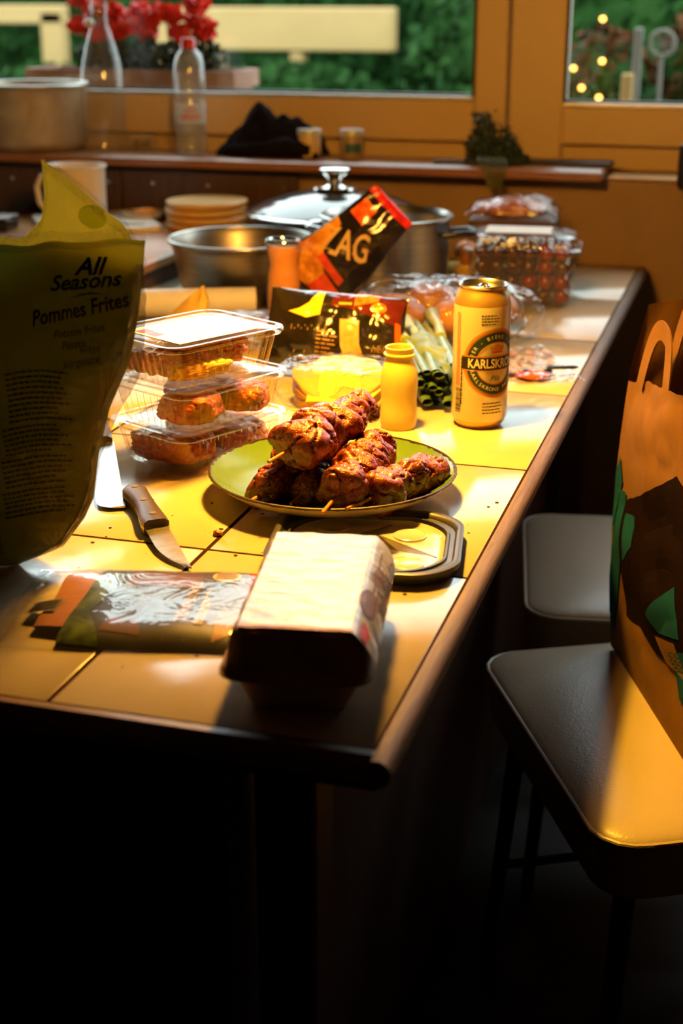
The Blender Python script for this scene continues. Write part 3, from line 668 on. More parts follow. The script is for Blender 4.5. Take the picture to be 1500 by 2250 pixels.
# ================================================================== FLAT PRINTED PACK (front left)
m_prt = M('black_pack_print', (.012, .010, .008), (.035, .028, .018), rough=.4, scale=12)
m_salad = M('salad_print', (.015, .035, .006), (.09, .13, .02), rough=.4, scale=55, lo=.4, hi=.6)
m_meatp = M('raw_meat_in_pack', (.30, .11, .05), (.40, .17, .08), rough=.45, scale=18)
m_meatd = M('roast_print', (.07, .02, .01), (.15, .05, .02), rough=.4, scale=25)
m_cream = M('cream_print', (.62, .42, .22), rough=.5)
m_gold = M('gold_print', (.45, .28, .05), rough=.35, metal=.3)
m_packfilm = FILM('glossy_pack_film', haze=.01, rough=.03, bump=.55, bscale=22, base=.045, bdist=.004, refl=1.1)
pk = thing('flat_meat_pack', 'flat black printed meat pack in glossy film, left of the egg carton', 'food package', (-.452, .992, 0), radians(12))
def pkf(x, y, e=0.):
    u, v = min(1, abs(x) / .112), min(1, abs(y) / .079)
    z = .0015 + .0125 * (1 - u ** 5) * (1 - v ** 6) + .0016 * N((x, y, 0), 22, 3)
    return (x + .0025 * N((x, y, 5), 18), y + .003 * N((x, y, 9), 14), max(.0007, z) + e)
G().surf(lambda u, v: pkf(lerp(-.088, .104, u), lerp(-.070 + .02 * (1 - u), .060, v), -.0026), 50, 40).obj('tray_of_meat', m_meatp, pk)
G().surf(lambda u, v: pkf(lerp(-.064 + .009 * v + .0 * u, .112, u), lerp(-.078, .078, v), -.0010), 60, 50).obj('printed_sheet', m_prt, pk)
P_ = lambda e: (lambda x, y: pkf(x, y, e))
patch([(-.064, -.074), (-.030, -.076), (-.048, -.03), (-.03, .02), (-.045, .072), (-.055, .074)], m_salad, pk, P_(-.0006), 'printed_picture', 4)
patch([(-.034, -.060), (.000, -.066), (-.004, -.045), (-.030, -.040)], m_meatd, pk, P_(-.0005), 'printed_picture', 3)
patch([(-.030, .025), (.035, .022), (.030, .052), (-.028, .058)], m_meatd, pk, P_(-.0005), 'printed_picture', 3)
patch([(.058, -.070), (.078, -.055), (.074, -.015), (.056, -.022)], m_meatp, pk, P_(-.0005), 'printed_picture', 3)
patch([(.074, .015), (.110, -.01), (.110, .074), (.070, .074)], m_red, pk, P_(-.0005), 'printed_picture', 3)
patch([(.052 + .0125 * cos(k * pi / 12), .050 + .0125 * sin(k * pi / 12)) for k in range(24)], m_cream, pk, P_(-.0003), 'printed_badge', 2)
lines([(.043, .061, .050 + q, .0515 + q) for q in (-.006, -.002, .002, .006)], m_prt, pk, P_(-.00005), 'small_print', 3)
txt('TRADITIONELL', .0125, m_cream, pk, lambda x, y: pkf(.028 + y, -.005 - x, -.0002), sx=1.0)
txt('vom Schwein', .008, m_meatd, pk, lambda x, y: pkf(.010 + y, -.01 - x, -.0002))
lines([(.019, .0194, -.07, .07), (.036, .0364, -.07, .07)], m_cream, pk, P_(-.0002), 'printed_line', 1)
rnd = random.Random(8)
lines([(c, d, a, b) for a, b, c, d in fineprint(-.05, .02, .046, .041, 3, .0018, rnd)], m_cream, pk, P_(-.0002))
txt('IN', .012, m_gold, pk, lambda x, y: pkf(-.046 + y, .062 - x, -.0002))
lines([(-.100, -.078, -.026 + k * .0021, -.0252 + k * .0021 + (k % 3) * .0004) for k in range(11)], m_ink, pk, P_(-.0004), 'barcode', 2)
patch(rect(-.101, -.077, -.028, -.002), M('barcode_grey', (.25, .22, .2), rough=.5), pk, P_(-.0008), 'barcode', 2)
G().surf(lambda u, v: pkf(lerp(-.120, .116, u), lerp(-.082, .082, v)), 110, 80).obj('film', m_packfilm, pk, smooth=180)

# ================================================================== GREEN BAG OF FRIES
def bagmat():
    m, t, out = nodes_of('olive_green_bag_film'); p = t.nodes.new('ShaderNodeBsdfPrincipled')
    v = coords(t); f = noise_n(t, v, 7, 3, .8)
    c = ramp(t, f, [(.3, (.145, .155, .014)), (.7, (.21, .215, .024))]); t.links.new(c, p.inputs['Base Color'])
    p.inputs['Roughness'].default_value = .22; p.inputs['Coat Weight'].default_value = .25
    b = bump_n(t, noise_n(t, v, 26, 4, 1.5), .55, .004); t.links.new(b, p.inputs['Normal']); t.links.new(b, p.inputs['Coat Normal'])
    tl = t.nodes.new('ShaderNodeBsdfTranslucent'); t.links.new(c, tl.inputs[0])
    mx = t.nodes.new('ShaderNodeMixShader'); mx.inputs[0].default_value = .35
    t.links.new(p.outputs[0], mx.inputs[1]); t.links.new(tl.outputs[0], mx.inputs[2]); t.links.new(mx.outputs[0], out.inputs[0]); return m
m_bag = bagmat()
m_bagclear = FILM('milky_bag_seam', haze=.5, hazecol=(.72, .68, .56), rough=.12, bump=.9, bscale=40, base=.16, bdist=.005)
m_mouth = FILM('clear_mouth_film', haze=.08, hazecol=(.8, .8, .7), rough=.08, bump=1., bscale=70, base=.14, bdist=.006)
m_bagpale = FILM('pale_green_film', tint=(.7, .8, .2), haze=.8, hazecol=(.55, .62, .10), bump=.3, transl=1)
m_txg = M('dark_green_lettering', (.004, .030, .018), rough=.4)
fb = thing('fries_bag', 'big opened green plastic bag of frozen fries standing at the left edge of the picture', 'food bag', (-.70, 1.06, 0))
XR = [(0, -.612), (.010, -.590), (.020, -.570), (.045, -.553), (.063, -.546), (.102, -.540), (.144, -.528), (.186, -.508), (.225, -.499), (.262, -.494), (.30, -.490), (.36, -.52)]
XL = [(0, -.80), (.03, -.835), (.1, -.855), (.25, -.85), (.36, -.82)]
def bagp(s, z, side, e=0.):
    """s -1..1 across, side -1 front / +1 back"""
    xr, xl = tab(z, XR), tab(z, XL); x = lerp(xl, xr, (s + 1) / 2)
    bul = tab(z, [(0, .020), (.03, .040), (.10, .058), (.20, .052), (.28, .034), (.36, .02)])
    w = max(0, 1 - abs(s) ** 2.6) ** .75
    yc = 1.055 + .02 * min(1, z / .06) + .06 * z
    cr = .0040 * crinkle((x, z, side * .3), 13, 2) + .0016 * crinkle((x, z, side * .3), 38, 5)
    # long diagonal creases
    cr += .004 * exp(-((x + .60 + (z - .12) * .55) / .006) ** 2) * (1 if side < 0 else 0) * exp(-((z - .12) / .08) ** 2)
    y = yc + side * (bul * w + cr * w)
    lean = 0.
    return (x + .70, y - 1.06 + side * e, z)
def ztf(s): return .293 - .012 * max(0, s - .2) - .010 * sin(s * 5) * .6 + .004 * N((s * 6, 0, 0))
def ztb(s): return tab(s, [(-1, .280), (.26, .280), (.36, .298), (.43, .322), (.485, .350), (.60, .336), (.72, .316), (.85, .298), (1, .268)])
gb = G().surf(lambda u, v: bagp(2 * u - 1, ztf(2 * u - 1) * v ** .9, -1), 130, 130); gb.obj('front_sheet', m_bag, fb, smooth=180)
gb = G().surf(lambda u, v: bagp(2 * u - 1, ztb(2 * u - 1) * v ** .9, 1), 90, 90); gb.obj('back_sheet', m_bag, fb, smooth=180)
gb = G(); gb.surf(lambda u, v: (lerp(bagp(2 * u - 1, 0, -1)[0], bagp(2 * u - 1, 0, 1)[0], v), lerp(bagp(2 * u - 1, 0, -1)[1], bagp(2 * u - 1, 0, 1)[1], v), .0), 60, 4); gb.obj('bag_bottom', m_bag, fb)
# milky seam down the right edge
def seamf(u, v):
    z = .008 + v * .262; p = bagp(1, z, -1); w = tab(z, [(0, .004), (.05, .006), (.10, .008), (.17, .020), (.23, .012), (.27, .006)])
    return (p[0] - .004 + u * w * 1.0, p[1] - .004 + .0025 * crinkle((u * .1, z, 0), 60) - .004 * (1 - u) , z)
G().surf(seamf, 8, 90).obj('clear_seam', m_bagclear, fb, smooth=180)
# torn clear edge of the mouth
def rim1(u, v):
    s = 2 * u - 1; z = ztf(s) - .002; p = bagp(s, z, -1)
    return (p[0], p[1] - .0012 + .0035 * sin(v * pi) + .0006 * crinkle((s, v, 0), 14), z + .0105 * v - .004 * (1 - v))
G().surf(rim1, 160, 4).obj('mouth_edge', m_mouth, fb, smooth=180)
def rim2(u, v):
    s = lerp(.1, 1, u); z = ztb(s) - .001; p = bagp(s, z, 1)
    return (p[0] + .004 * v, p[1] - .001 - .003 * sin(v * pi), z - .012 * (1 - v) + .003)
G().surf(rim2, 90, 4).obj('mouth_edge', m_mouth, fb, smooth=180)
BF = lambda e=.0009: (lambda x, y: bagp((x + .70 - .70 - tab(y, XL)) / (tab(y, XR) - tab(y, XL)) * 2 - 1, y, -1, e))
def BM(cx, cz, rot=0., e=.0012):
    f = BF(e); cr_, sr_ = cos(rot), sin(rot)
    return lambda x, y: f(cx + x * cr_ - y * sr_, cz + x * sr_ + y * cr_)
txt('All', .0195, m_txg, fb, BM(-.533, .2685, .02), shear=.35, bold=.0006)
txt('Seasons', .0175, m_txg, fb, BM(-.537, .2565, .08), shear=.35, bold=.0004)
g = G(); f_ = BM(-.533, .2435, .1)
g.add([f_(-.016 + .032 * k / 20, .003 * sin(k / 20 * pi) + (0 if q else .0013 * sin(k / 20 * pi))) for k in range(21) for q in (0, 1)], [(2 * k, 2 * k + 2, 2 * k + 3, 2 * k + 1) for k in range(20)]); g.obj('lettering_swash', m_txg, fb, smooth=0)
m_txb = M('brown_black_lettering', (.022, .012, .008), rough=.4)
txt('Pommes Frites', .0175, m_txb, fb, BM(-.541, .2335, .20), shear=.2, bold=.0004, sx=.72)
for s_, cx_, cz_ in (('Patates frites', -.541, .216), ('Patate', -.545, .205), ('fritte', -.533, .200), ('surgelate', -.540, .190)):
    txt(s_, .0095, m_txb, fb, BM(cx_, cz_, .15), shear=.3, sx=.8)
rnd = random.Random(2)
for blk, (z0_, z1_, n_) in enumerate(((.180, .138, 10), (.132, .110, 6), (.104, .080, 6), (.074, .052, 6))):
    L_ = []
    for i in range(n_):
        zz = lerp(z0_, z1_, i / (n_ - 1)); L_ += fineprint(-.60 - blk * .004, -.550 + .004 * sin(i), zz, zz, 1, .0017, rnd, .7)
    lines(L_, m_txb, fb, lambda x, y: BF(.0012)(x, y + .0035 * sin((x + .6) * 60)), 'small_print', 3)
lines([(x, x + w_, .012, .030) for x, w_ in [(-.640 + k * .0021, rnd.choice((.0007, .0013))) for k in range(14)]], m_txb, fb, lambda x, y: BF(.0012)(-.63 + (y - .02) * 1.3, .022 + (x + .63) * .7), 'barcode', 2)
patch([(-.548 + .0145 * cos(k * pi / 10), .303 + .0105 * sin(k * pi / 10)) for k in range(20)], m_bagpale, fb, lambda x, y: bagp((x - tab(y, XL)) / (tab(y, XR) - tab(y, XL)) * 2 - 1, y, 1, -.0015), 'pale_spot', 2)
# frozen fries inside, seen at the mouth
m_fry = M('pale_frozen_fries', (.62, .50, .20), (.70, .58, .28), rough=.6, scale=30)
rnd = random.Random(21)
for k in range(16):
    x, y, z = rnd.uniform(-.085, .10), rnd.uniform(-.015, .035), .215 + rnd.uniform(0, .03)
    a, l_ = rnd.uniform(0, pi), rnd.uniform(.025, .035)
    tag(at(G().box((0, 0, 0), (l_ * 1.4, .009, .009), .0012).obj('frozen_fry', m_fry), (-.70 + x * .8, 1.085 + y * .5, z), a), 'pale frozen fry inside the open green bag', 'fry', 'frozen fries in the green bag')

# ================================================================== FLATBREADS IN A CLEAR BAG
m_wrap = M('golden_flatbread', (.55, .25, .05), (.66, .35, .09), rough=.6, scale=14, bump=.2)
m_ylab = M('yellow_label', (.80, .56, .07), (.86, .62, .10), rough=.35, scale=8)
wb = thing('flatbread_bag', 'clear bag of stacked golden flatbreads with yellow label, behind the plate', 'bread bag', (-.485, 1.648, 0), radians(8))
for k in range(6):
    g = G(); rings = []
    for r, z in ((.0, .0), (.058, .0), (.0605, .002), (.0605, .005), (.058, .007), (.0, .007)):
        rings.append([(r * cos(a) * (1 + .03 * N((cos(a), sin(a), k), 2)) , r * sin(a) * .88, z + (.0060 * N((cos(a) * 2.5, sin(a) * 2.5, k * .4), 1.0)) * (r / .06)) for a in [2 * pi * j / 64 for j in range(64)]])
    g.loft(rings, (False, False)); g.map(lambda x, y, z, k=k: (x + .002 * sin(k * 2), y + .002 * cos(k * 3), z + .0045 + k * .0066 - max(0, -y - .008) * (k * .10))); g.obj('flatbread', m_wrap, wb)
def wf(u, v, e=0):
    a = u * 2 * pi; zz = v; r = tab(zz, [(0, .0), (.08, .062), (.2, .070), (.5, .071), (.75, .062), (.9, .045), (1, .0)])
    c, s = cos(a), sin(a); r = r * (1 + .14 * abs(c) ** 6 * (1 if c > 0 else .8)) + .0022 * crinkle((c * .05, s * .05, zz * .04), 60)
    return (r * c * 1.08 + (e * c), r * s * .88 + e * s, tab(zz, [(0, .0006), (.1, .002), (.2, .012), (.5, .034), (.75, .052), (.9, .0555), (1, .057)]) + .002 * crinkle((c * .1, s * .1, zz), 20) * min(1, zz * 4) * (zz < .98) + e)
def wtop(x, y): return (x, y, .0545 - .0060 * ((x / .05) ** 2) - max(0, .006 - y) * .56 + .0006 * N((x, y, 0), 60))
patch([(-.036, -.056), (.034, -.062), (.058, -.02), (.040, .028), (-.030, .030)], m_ylab, wb, wtop, 'label', 5)
wt = lambda e: (lambda x, y: (lambda p: (p[0], p[1], p[2] + e))(wtop(x, y)))
rnd = random.Random(4)
lines(fineprint(.0, .042, -.002, -.018, 6, .0013, rnd, .6), m_brownp, wb, wt(.0006), 'small_print', 2)
lines([(x, x + rnd.choice((.0004, .0008)), -.046, -.034) for x in [-.006 + k * .0014 for k in range(20)]], m_brownp, wb, wt(.0006), 'barcode')
G().surf(wf, 120, 40, closed=True).obj('film', m_film, wb, smooth=180)

# ================================================================== generic pillow bag
def pillow(W, H, Th, amp, seed, taper=0., p=2.4, cs=20):
    def f(u, v, side, e=0.):
        a, b = 2 * u - 1, 2 * v - 1
        w = (max(0, 1 - abs(a) ** p) ** .6) * (max(0, 1 - abs(b) ** p) ** .6)
        x = a * W / 2 * (1 - taper * (b + 1) / 2) * (1 - .05 * (1 - b * b)); y = b * H / 2
        d = Th * w + amp * crinkle((x, y, side * .2), cs, seed) * (w ** .5) + .25 * amp * crinkle((x, y, side), cs * 3.2, seed + 2)
        return (x, y, side * d + e * side + .0025 * sin(a * 9 + seed) * (1 - w) )
    return f
def bagobj(f, mat_f, mat_b, parent, nu=70, nv=70, n1='front_sheet', n2='back_sheet'):
    G().surf(lambda u, v: f(u, v, 1), nu, nv).obj(n1, mat_f, parent, smooth=180)
    G().surf(lambda u, v: f(u, v, -1), nu // 2, nv // 2).obj(n2, mat_b, parent, smooth=180)
def orient(o, x, y, z):
    """root axes: x right, y up the bag, z out of its front"""
    x = Vector(x).normalized(); z = Vector(z); z = (z - x * z.dot(x)).normalized(); y = z.cross(x)
    m = Matrix((x, y, z)).transposed(); o.rotation_euler = m.to_euler()
def gloss(name, c1, c2=None, **k):
    k.setdefault('rough', .18); k.setdefault('coat', .5); k.setdefault('scale', 20)
    return M(name, c1, c2, bump=k.pop('bump', .5), bscale=k.pop('bscale', 30), bdist=.004, **k)
m_blkfoil = gloss('black_foil_bag', (.008, .006, .005), (.018, .013, .010))
m_chili = gloss('chilli_red_print', (.60, .03, .01), (.75, .10, .015))
m_maroon = gloss('dark_maroon_print', (.07, .008, .006), (.10, .014, .01))
m_tomato = gloss('tomato_print', (.80, .05, .01), (.90, .22, .03), scale=70)
m_tan = M('wood_board_print', (.42, .28, .10), (.58, .42, .18), rough=.3, scale=10, stretch=(6, 1, 6), coat=.4)
m_yel = gloss('yellow_print', (.80, .52, .03))
m_leaf = gloss('green_print', (.20, .32, .03))
# black pack with chilli pictures
bp = thing('black_snack_pack', 'black foil pack printed with red chillies and a wooden board, behind the flatbread bag', 'food package', (-.532, 1.778, .059))
f1 = pillow(.205, .108, .030, .005, 4, taper=.10)
orient(bp, (1, .08, -.06), None or (0, 0, 1), (-.05, -.86, .5)) if False else orient(bp, (1, .10, -.05), (0, 0, 1), (0, -.90, .42))
bagobj(f1, m_blkfoil, m_blkfoil, bp)
F1 = lambda e=.0008: (lambda x, y: f1(x + .5, y + .5, 1, e))
patch([(.02, .30), (.47, .10), (.49, .46), (-.02, .49)], m_maroon, bp, F1(), 'printed_band', 5)
patch([(-.03, .28), (.16, .28), (.17, .47), (-.03, .47)], m_maroon, bp, F1(.001), 'printed_picture', 4)
patch([(.14, .30), (.30, .40), (.30, .49), (.13, .49)], m_tomato, bp, F1(.0014), 'printed_picture', 3)
patch([(.31 + .055 * cos(k * pi / 10), .31 + .075 * sin(k * pi / 10)) for k in range(20)], m_tomato, bp, F1(.0016), 'printed_picture', 2)
patch([(.31 + .018 * cos(k * pi / 10), .30 + .022 * sin(k * pi / 10)) for k in range(20)], m_yel, bp, F1(.002), 'printed_picture', 2)
patch([(.02, .31), (.12, .31), (.12, .345), (.02, .345)], m_leaf, bp, F1(.0018), 'printed_picture', 2)
patch([(.05, .12), (.19, .12), (.20, -.16), (.26, -.45), (.13, -.47), (.07, -.2)], m_tan, bp, F1(.001), 'printed_picture', 4)
patch([(-.34, .18), (-.26, .22), (-.20, .30), (-.14, .46), (-.09, .46), (-.10, .16), (-.2, .11)], m_yel, bp, F1(.001), 'printed_picture', 4)
patch([(.44, .16), (.475, .14), (.49, -.2), (.46, -.32), (.445, -.1)], m_chili, bp, F1(.0015), 'printed_picture', 3)
m_thin = M('thin_tan_print', (.25, .13, .05), rough=.4)
lines([(-.30 + .025 * k, -.293 + .025 * k, -.42 + .05 * (k % 3), .02 - .04 * (k % 2)) for k in range(11)], m_thin, bp, F1(.001), 'printed_line')
txt('hell', .12, m_thin, bp, lambda x, y: F1(.0012)(x * .6 + .33, y - .20), shear=.3)
rnd = random.Random(14)
lines(fineprint(-.1, .05, -.05, -.35, 7, .02, rnd, .5), m_thin, bp, F1(.001))
# ridge of shiny film along the top edge
G().tube([f1(u / 20, 1, 1) for u in range(21)], .0012, 6).obj('top_seam', m_chrome if False else m_film2, bp)

# tall black bag with big letters, leaning on the pot
ag = thing('black_crisp_bag', 'black bag with red top strip and large gold letters, leaning askew against the pot', 'food bag', (-.606, 2.105, .116))
f2 = pillow(.142, .192, .024, .0045, 11, taper=.44, cs=16)
orient(ag, (.70, .07, -.70), (0, 0, 1), (-.10, -.95, .22))
bagobj(f2, m_blkfoil, m_blkfoil, ag)
F2 = lambda e=.0008: (lambda x, y: f2(x + .5, y + .5, 1, e))
m_crisp = gloss('orange_crisps_window', (.50, .15, .015), (.85, .42, .05), scale=60, bump=.9, bscale=60)
m_goldl = M('gold_letters', (.62, .42, .16), rough=.35)
patch([(-.5, .435), (.5, .435), (.5, .5), (-.5, .5)], m_red, ag, F2(.001), 'top_strip', 4)
patch([(-.42, .22), (-.12, .22), (-.12, .38), (-.42, .38)], m_tomato, ag, F2(.001), 'printed_picture', 3)
patch([(-.48, -.46), (-.05, -.46), (.05, -.30), (-.22, -.14), (-.35, .1), (-.48, .12)], m_crisp, ag, F2(.001), 'printed_window', 5)
patch([(-.04, -.46), (.30, -.44), (.28, -.30), (.0, -.26)], m_chili, ag, F2(.0012), 'printed_picture', 4)
patch([(-.22, -.22), (.24, -.26), (.24, -.19), (-.2, -.15)], m_chili, ag, F2(.0012), 'printed_picture', 4)
def agt(x, y):
    # letters turned so that they stand nearly upright although the bag leans
    a = .50; xx, yy = x * cos(a) - y * sin(a), x * sin(a) + y * cos(a)
    return F2(.0016)((xx - .006) / .118 , (yy + .004) / .205 )
txt('ZAG', .066, m_goldl, ag, agt, bold=.0008, sx=.62, shear=-.12)
txt('Chips', .010, m_thin, ag, lambda x, y: F2(.0016)(x * 6 + .2, y * 4 + .12))
# ================================================================== BREAD ROLLS IN CLEAR FILM
m_bun = M('brown_bread_crust', (.26, .10, .025), (.46, .21, .06), rough=.45, scale=16, bump=.25, bscale=70)
m_bunl = m_bun
br = thing('bread_roll_bag', 'crumpled clear bag holding brown bread rolls, behind the beer can', 'bread bag', (-.455, 2.045, 0), radians(8))
for k, (x, y, r, h_) in enumerate(((-.062, -.028, .050, .033), (.040, -.035, .048, .032), (-.01, .050, .046, .034), (.082, .045, .040, .030))):
    s_ = k * 2.2
    G().ball((x, y, h_ + .003), (r, r * .86, h_), 4, lambda p: (1 + .05 * noise.noise(p * 2 + Vector((s_, 0, 0)))) * (1 if p.z > -.2 else 1 - .12 * (-.2 - p.z)) - .05 * exp(-((p.x * .5 + p.y) / .12) ** 2) * (p.z > .3)).obj('bread_roll', m_bun, br, smooth=180)
def brf(u, v):
    a = u * 2 * pi; c, s = cos(a), sin(a)
    rx = tab(v, [(0, .0), (.06, .122), (.25, .136), (.55, .128), (.8, .095), (1, .0)]); ry = rx * .78
    flare = 1 + .22 * exp(-((a - .25) / .22) ** 2) * (1 - v) ** .3
    k = .006 * crinkle((c, s, v), 5, 1) + .003 * crinkle((c, s, v), 14, 4)
    return ((rx + k) * c * flare, (ry + k) * s, max(.001, tab(v, [(0, .001), (.06, .004), (.25, .030), (.55, .062), (.8, .082), (1, .088)]) + .007 * crinkle((c * rx, s * ry, 0), 26, 8) * min(1, v * 3)))
G().surf(brf, 140, 50, closed=True).obj('film', m_film2, br, smooth=180)

# ================================================================== SPICE JAR, PAPER PACKET, ROLL, RED FILM PACK
m_spice = M('orange_spice', (.85, .30, .03), (.90, .38, .05), rough=.6, scale=40, bump=.2, bscale=200)
jr = thing('spice_jar', 'waisted glass jar filled with orange spice, behind the stacked trays', 'jar', (-.697, 2.055, 0))
pj = [(.0, .002), (.024, .002), (.0262, .005), (.0262, .070), (.0255, .080), (.0228, .092), (.0228, .098), (.0258, .108), (.0275, .118), (.0275, .128), (.0262, .132)]
G().lathe(pj + [(.0235, .1325), (.022, .130), (.022, .126), (.0, .126)], 48).obj('glass', m_glass, jr)
G().lathe([(0, .004), (.0238, .005), (.0238, .078), (.0205, .092), (.0205, .100), (.0245, .118), (.0245, .1235), (0, .1235)], 48).obj('spice', m_spice, jr)
G().lathe([(.0272, .1262), (.0283, .128), (.0283, .131), (.0265, .1335), (.0225, .1335), (.021, .131), (.021, .1275)], 48).obj('rim', m_chrome, jr)
m_ypaper = M('yellow_paper', (.62, .40, .08), (.72, .50, .13), rough=.7, scale=25, bump=.4)
pp = thing('paper_packet', 'crumpled yellow paper packet leaning behind the stacked trays', 'packet', (-.80, 1.905, 0), radians(-6))
def ppf(u, v, s):
    x = lerp(-.062, .030, u); top = lerp(.012, .088, min(1, u * 1.08) ** .9) if u < .93 else .088 - (u - .93) * .3
    z = v * top; return (x + .01 * v, s * (.018 * (1 - v) + .0015) + .004 * crinkle((x, z, s), 40), z)
g = G(); g.surf(lambda u, v: ppf(u, v, -1), 30, 24); g.surf(lambda u, v: ppf(u, v, 1), 30, 24)
g.surf(lambda u, v: tuple(lerp(ppf(1, u, -1)[i], ppf(1, u, 1)[i], v) for i in range(3)), 24, 4); g.obj('folded_paper', m_ypaper, pp)
m_wroll = M('white_roll', (.72, .70, .66), (.78, .76, .72), rough=.5, scale=20)
ro = thing('kitchen_roll', 'thin white roll lying on the table in front of the steel bowl', 'roll', (-.885, 2.065, .0225), radians(22))
G().tube([(-.13, 0, 0), (.13, 0, 0)], .0222, 40).obj('paper', m_wroll, ro); G().tube([(-.131, 0, 0), (.131, 0, 0)], .009, 20).obj('core', m_pulp, ro)
rp = thing('red_meat_pack', 'clear film pack with dark red slices behind the white tray lid', 'food package', (-.668, 1.925, 0), radians(14))
m_salami = M('red_slices', (.28, .015, .010), (.45, .05, .03), rough=.3, scale=25, coat=.4)
for k in range(5):
    G().lathe([(0, .0), (.030, .0), (.031, .002), (.030, .004), (0, .004)], 40).map(lambda x, y, z, k=k: (x - .05 + k * .024, y + .004 * sin(k * 3), z + .026 + k * .0025 + x * .1)).obj('slice', m_salami, rp)
G().box((0, 0, .013), (.165, .085, .025), .004).obj('plastic_tray', m_tray, rp)
f3 = pillow(.19, .11, .012, .004, 6, cs=26); G().surf(lambda u, v: (lambda p: (p[0], p[1], p[2] + .036))(f3(u, v, 1)), 70, 50).obj('film', m_film2, rp, smooth=180)

# ================================================================== SPRING ONIONS
m_oleaf = M('green_onion_leaf', (.035, .085, .018), (.12, .20, .055), rough=.35, scale=30, stretch=(1, 1, 1), coat=.2)
m_ostem = M('pale_onion_stem', (.17, .22, .05), (.30, .33, .10), rough=.4, scale=18, coat=.1)
m_ocut = M('pale_inner_leaf', (.07, .12, .035), (.15, .21, .08), rough=.4, scale=20)
rnd = random.Random(9)
for k in range(9):
    q = (k % 3) - 1; lay = k // 3
    end = Vector((-.362 + q * .022 + rnd.uniform(-.006, .006), 1.655 + rnd.uniform(-.012, .02) + lay * .006, .011 + lay * .017))
    bulb = Vector((-.475 + q * .024 + lay * .006, 1.905 + rnd.uniform(-.02, .06), .016 + lay * .020))
    mid = end.lerp(bulb, .5) + Vector((rnd.uniform(-.006, .006), 0, .004)); q3 = end.lerp(bulb, .74) + Vector((0, 0, .003))
    o = thing('spring_onion', 'leafy spring onion in the bunch lying between the drink bottle and the beer can', 'spring onion', tuple(end), 0, 'spring onions in a bunch')
    L_ = lambda p: tuple(p - end)
    G().tube([L_(mid), L_(q3), L_(end.lerp(bulb, .88)), L_(bulb), L_(bulb + (bulb - q3).normalized() * .014)], [.0075, .0062, .0075, .0105, .004], 14).obj('stem', m_ostem, o)
    for j in range(3):
        a = rnd.uniform(0, 6.28); off = Vector((cos(a) * .007, 0, sin(a) * .004)); r_ = rnd.uniform(.0055, .009)
        pts = [L_(mid), L_(mid.lerp(end, .5) + off * .6), L_(end + off + Vector((rnd.uniform(-.004, .004), rnd.uniform(-.012, .012), 0)))]
        seg_ = 14; g = G(); g.tube(pts, [.0058, r_, r_ * rnd.uniform(.8, 1.1)], seg_, False, flat=rnd.uniform(.55, .8)); g.obj('leaf', m_oleaf, o)
        g = G(); g.tube([Vector(pts[1]).lerp(Vector(pts[2]), .25), Vector(pts[2]) + Vector((0, .0003, 0))], [r_ * .82, r_ * .86], seg_, False, flat=.6); g.obj('inner_leaf', m_ocut, o)
# broad loose leaf draped over the bunch
lf = thing('loose_leaf', 'broad pale green leaf draped over the bunch of spring onions', 'leaf', (-.40, 1.76, .052))
def lff(u, v):
    y = lerp(-.10, .10, v); w = .026 * sin(pi * min(1, max(.03, v)) ** .8); x = (u - .5) * 2 * w
    return (x - y * .45 + .004 * sin(v * 9), y, .012 * (1 - (2 * u - 1) ** 2) - .030 * max(0, .5 - v) * 1.2 + .003 * N((x, y, 0), 60) + .004 * abs(2 * u - 1) * sin(v * 22))
G().surf(lff, 16, 50).obj('leaf_blade', m_ocut, lf, smooth=180)

# ================================================================== EMPTY WRAPPER WITH SAUCE AND TABLE KNIFE
ew = thing('empty_wrapper', 'empty clear wrapper smeared with red sauce, flat near the right table edge', 'wrapper', (-.288, 1.895, 0), radians(24))
m_sauce = M('red_sauce', (.55, .03, .01), (.75, .12, .02), rough=.2, scale=60, coat=.6)
m_smear = M('orange_smear', (.72, .26, .08), (.70, .40, .20), rough=.3, scale=40, coat=.4)
def ewf(u, v):
    x, y = lerp(-.075, .050, u), lerp(-.085, .115, v)
    e = max(abs(2 * u - 1), abs(2 * v - 1)); return (x + .004 * N((x, y, 0), 20), y + .004 * N((x, y, 3), 20), .0012 + .0035 * max(0, crinkle((x, y, 0), 22, 3)) * (.4 + e) + .008 * exp(-((u - .93) / .06) ** 2) * (.6 + .4 * sin(v * 25)))
G().surf(ewf, 70, 90).obj('film', m_film2, ew, smooth=180)
rnd = random.Random(31)
for k in range(26):
    a, r_ = rnd.uniform(0, 6.28), rnd.uniform(.002, .008); cx_, cy_ = rnd.uniform(-.045, .045), rnd.uniform(-.05, .07)
    patch([(cx_ + r_ * (1 + .4 * N((q, k, 0), .9)) * cos(q * .52), cy_ + r_ * 1.8 * (1 + .4 * N((q, k, 2), .9)) * sin(q * .52)) for q in range(12)], m_smear, ew, lambda x, y: (x, y, .0056 + x * 0), 'sauce_smear', 0)
ks = thing('ketchup_blob', 'blob of bright red sauce under the black-handled knife', 'sauce', (-.276, 1.835, .0062)); G().ball((0, 0, 0), (.022, .017, .0045), 3, lambda p: 1 + .3 * noise.noise(p * 2)).obj('sauce', m_sauce, ks)
tk = thing('table_knife', 'thin dark steel knife lying across the sauce-smeared wrapper', 'knife', (-.318, 1.829, .0125), atan2(.041, .098))
g = G(); g.loft([[(x, -w_, 0), (x, 0, h_), (x, w_, 0), (x, 0, -h_)] for x, w_, h_ in ((0, .004, .0012), (.02, .0055, .0012), (.055, .006, .0012), (.065, .004, .0015))]); g.obj('blade', m_steel_d, tk)
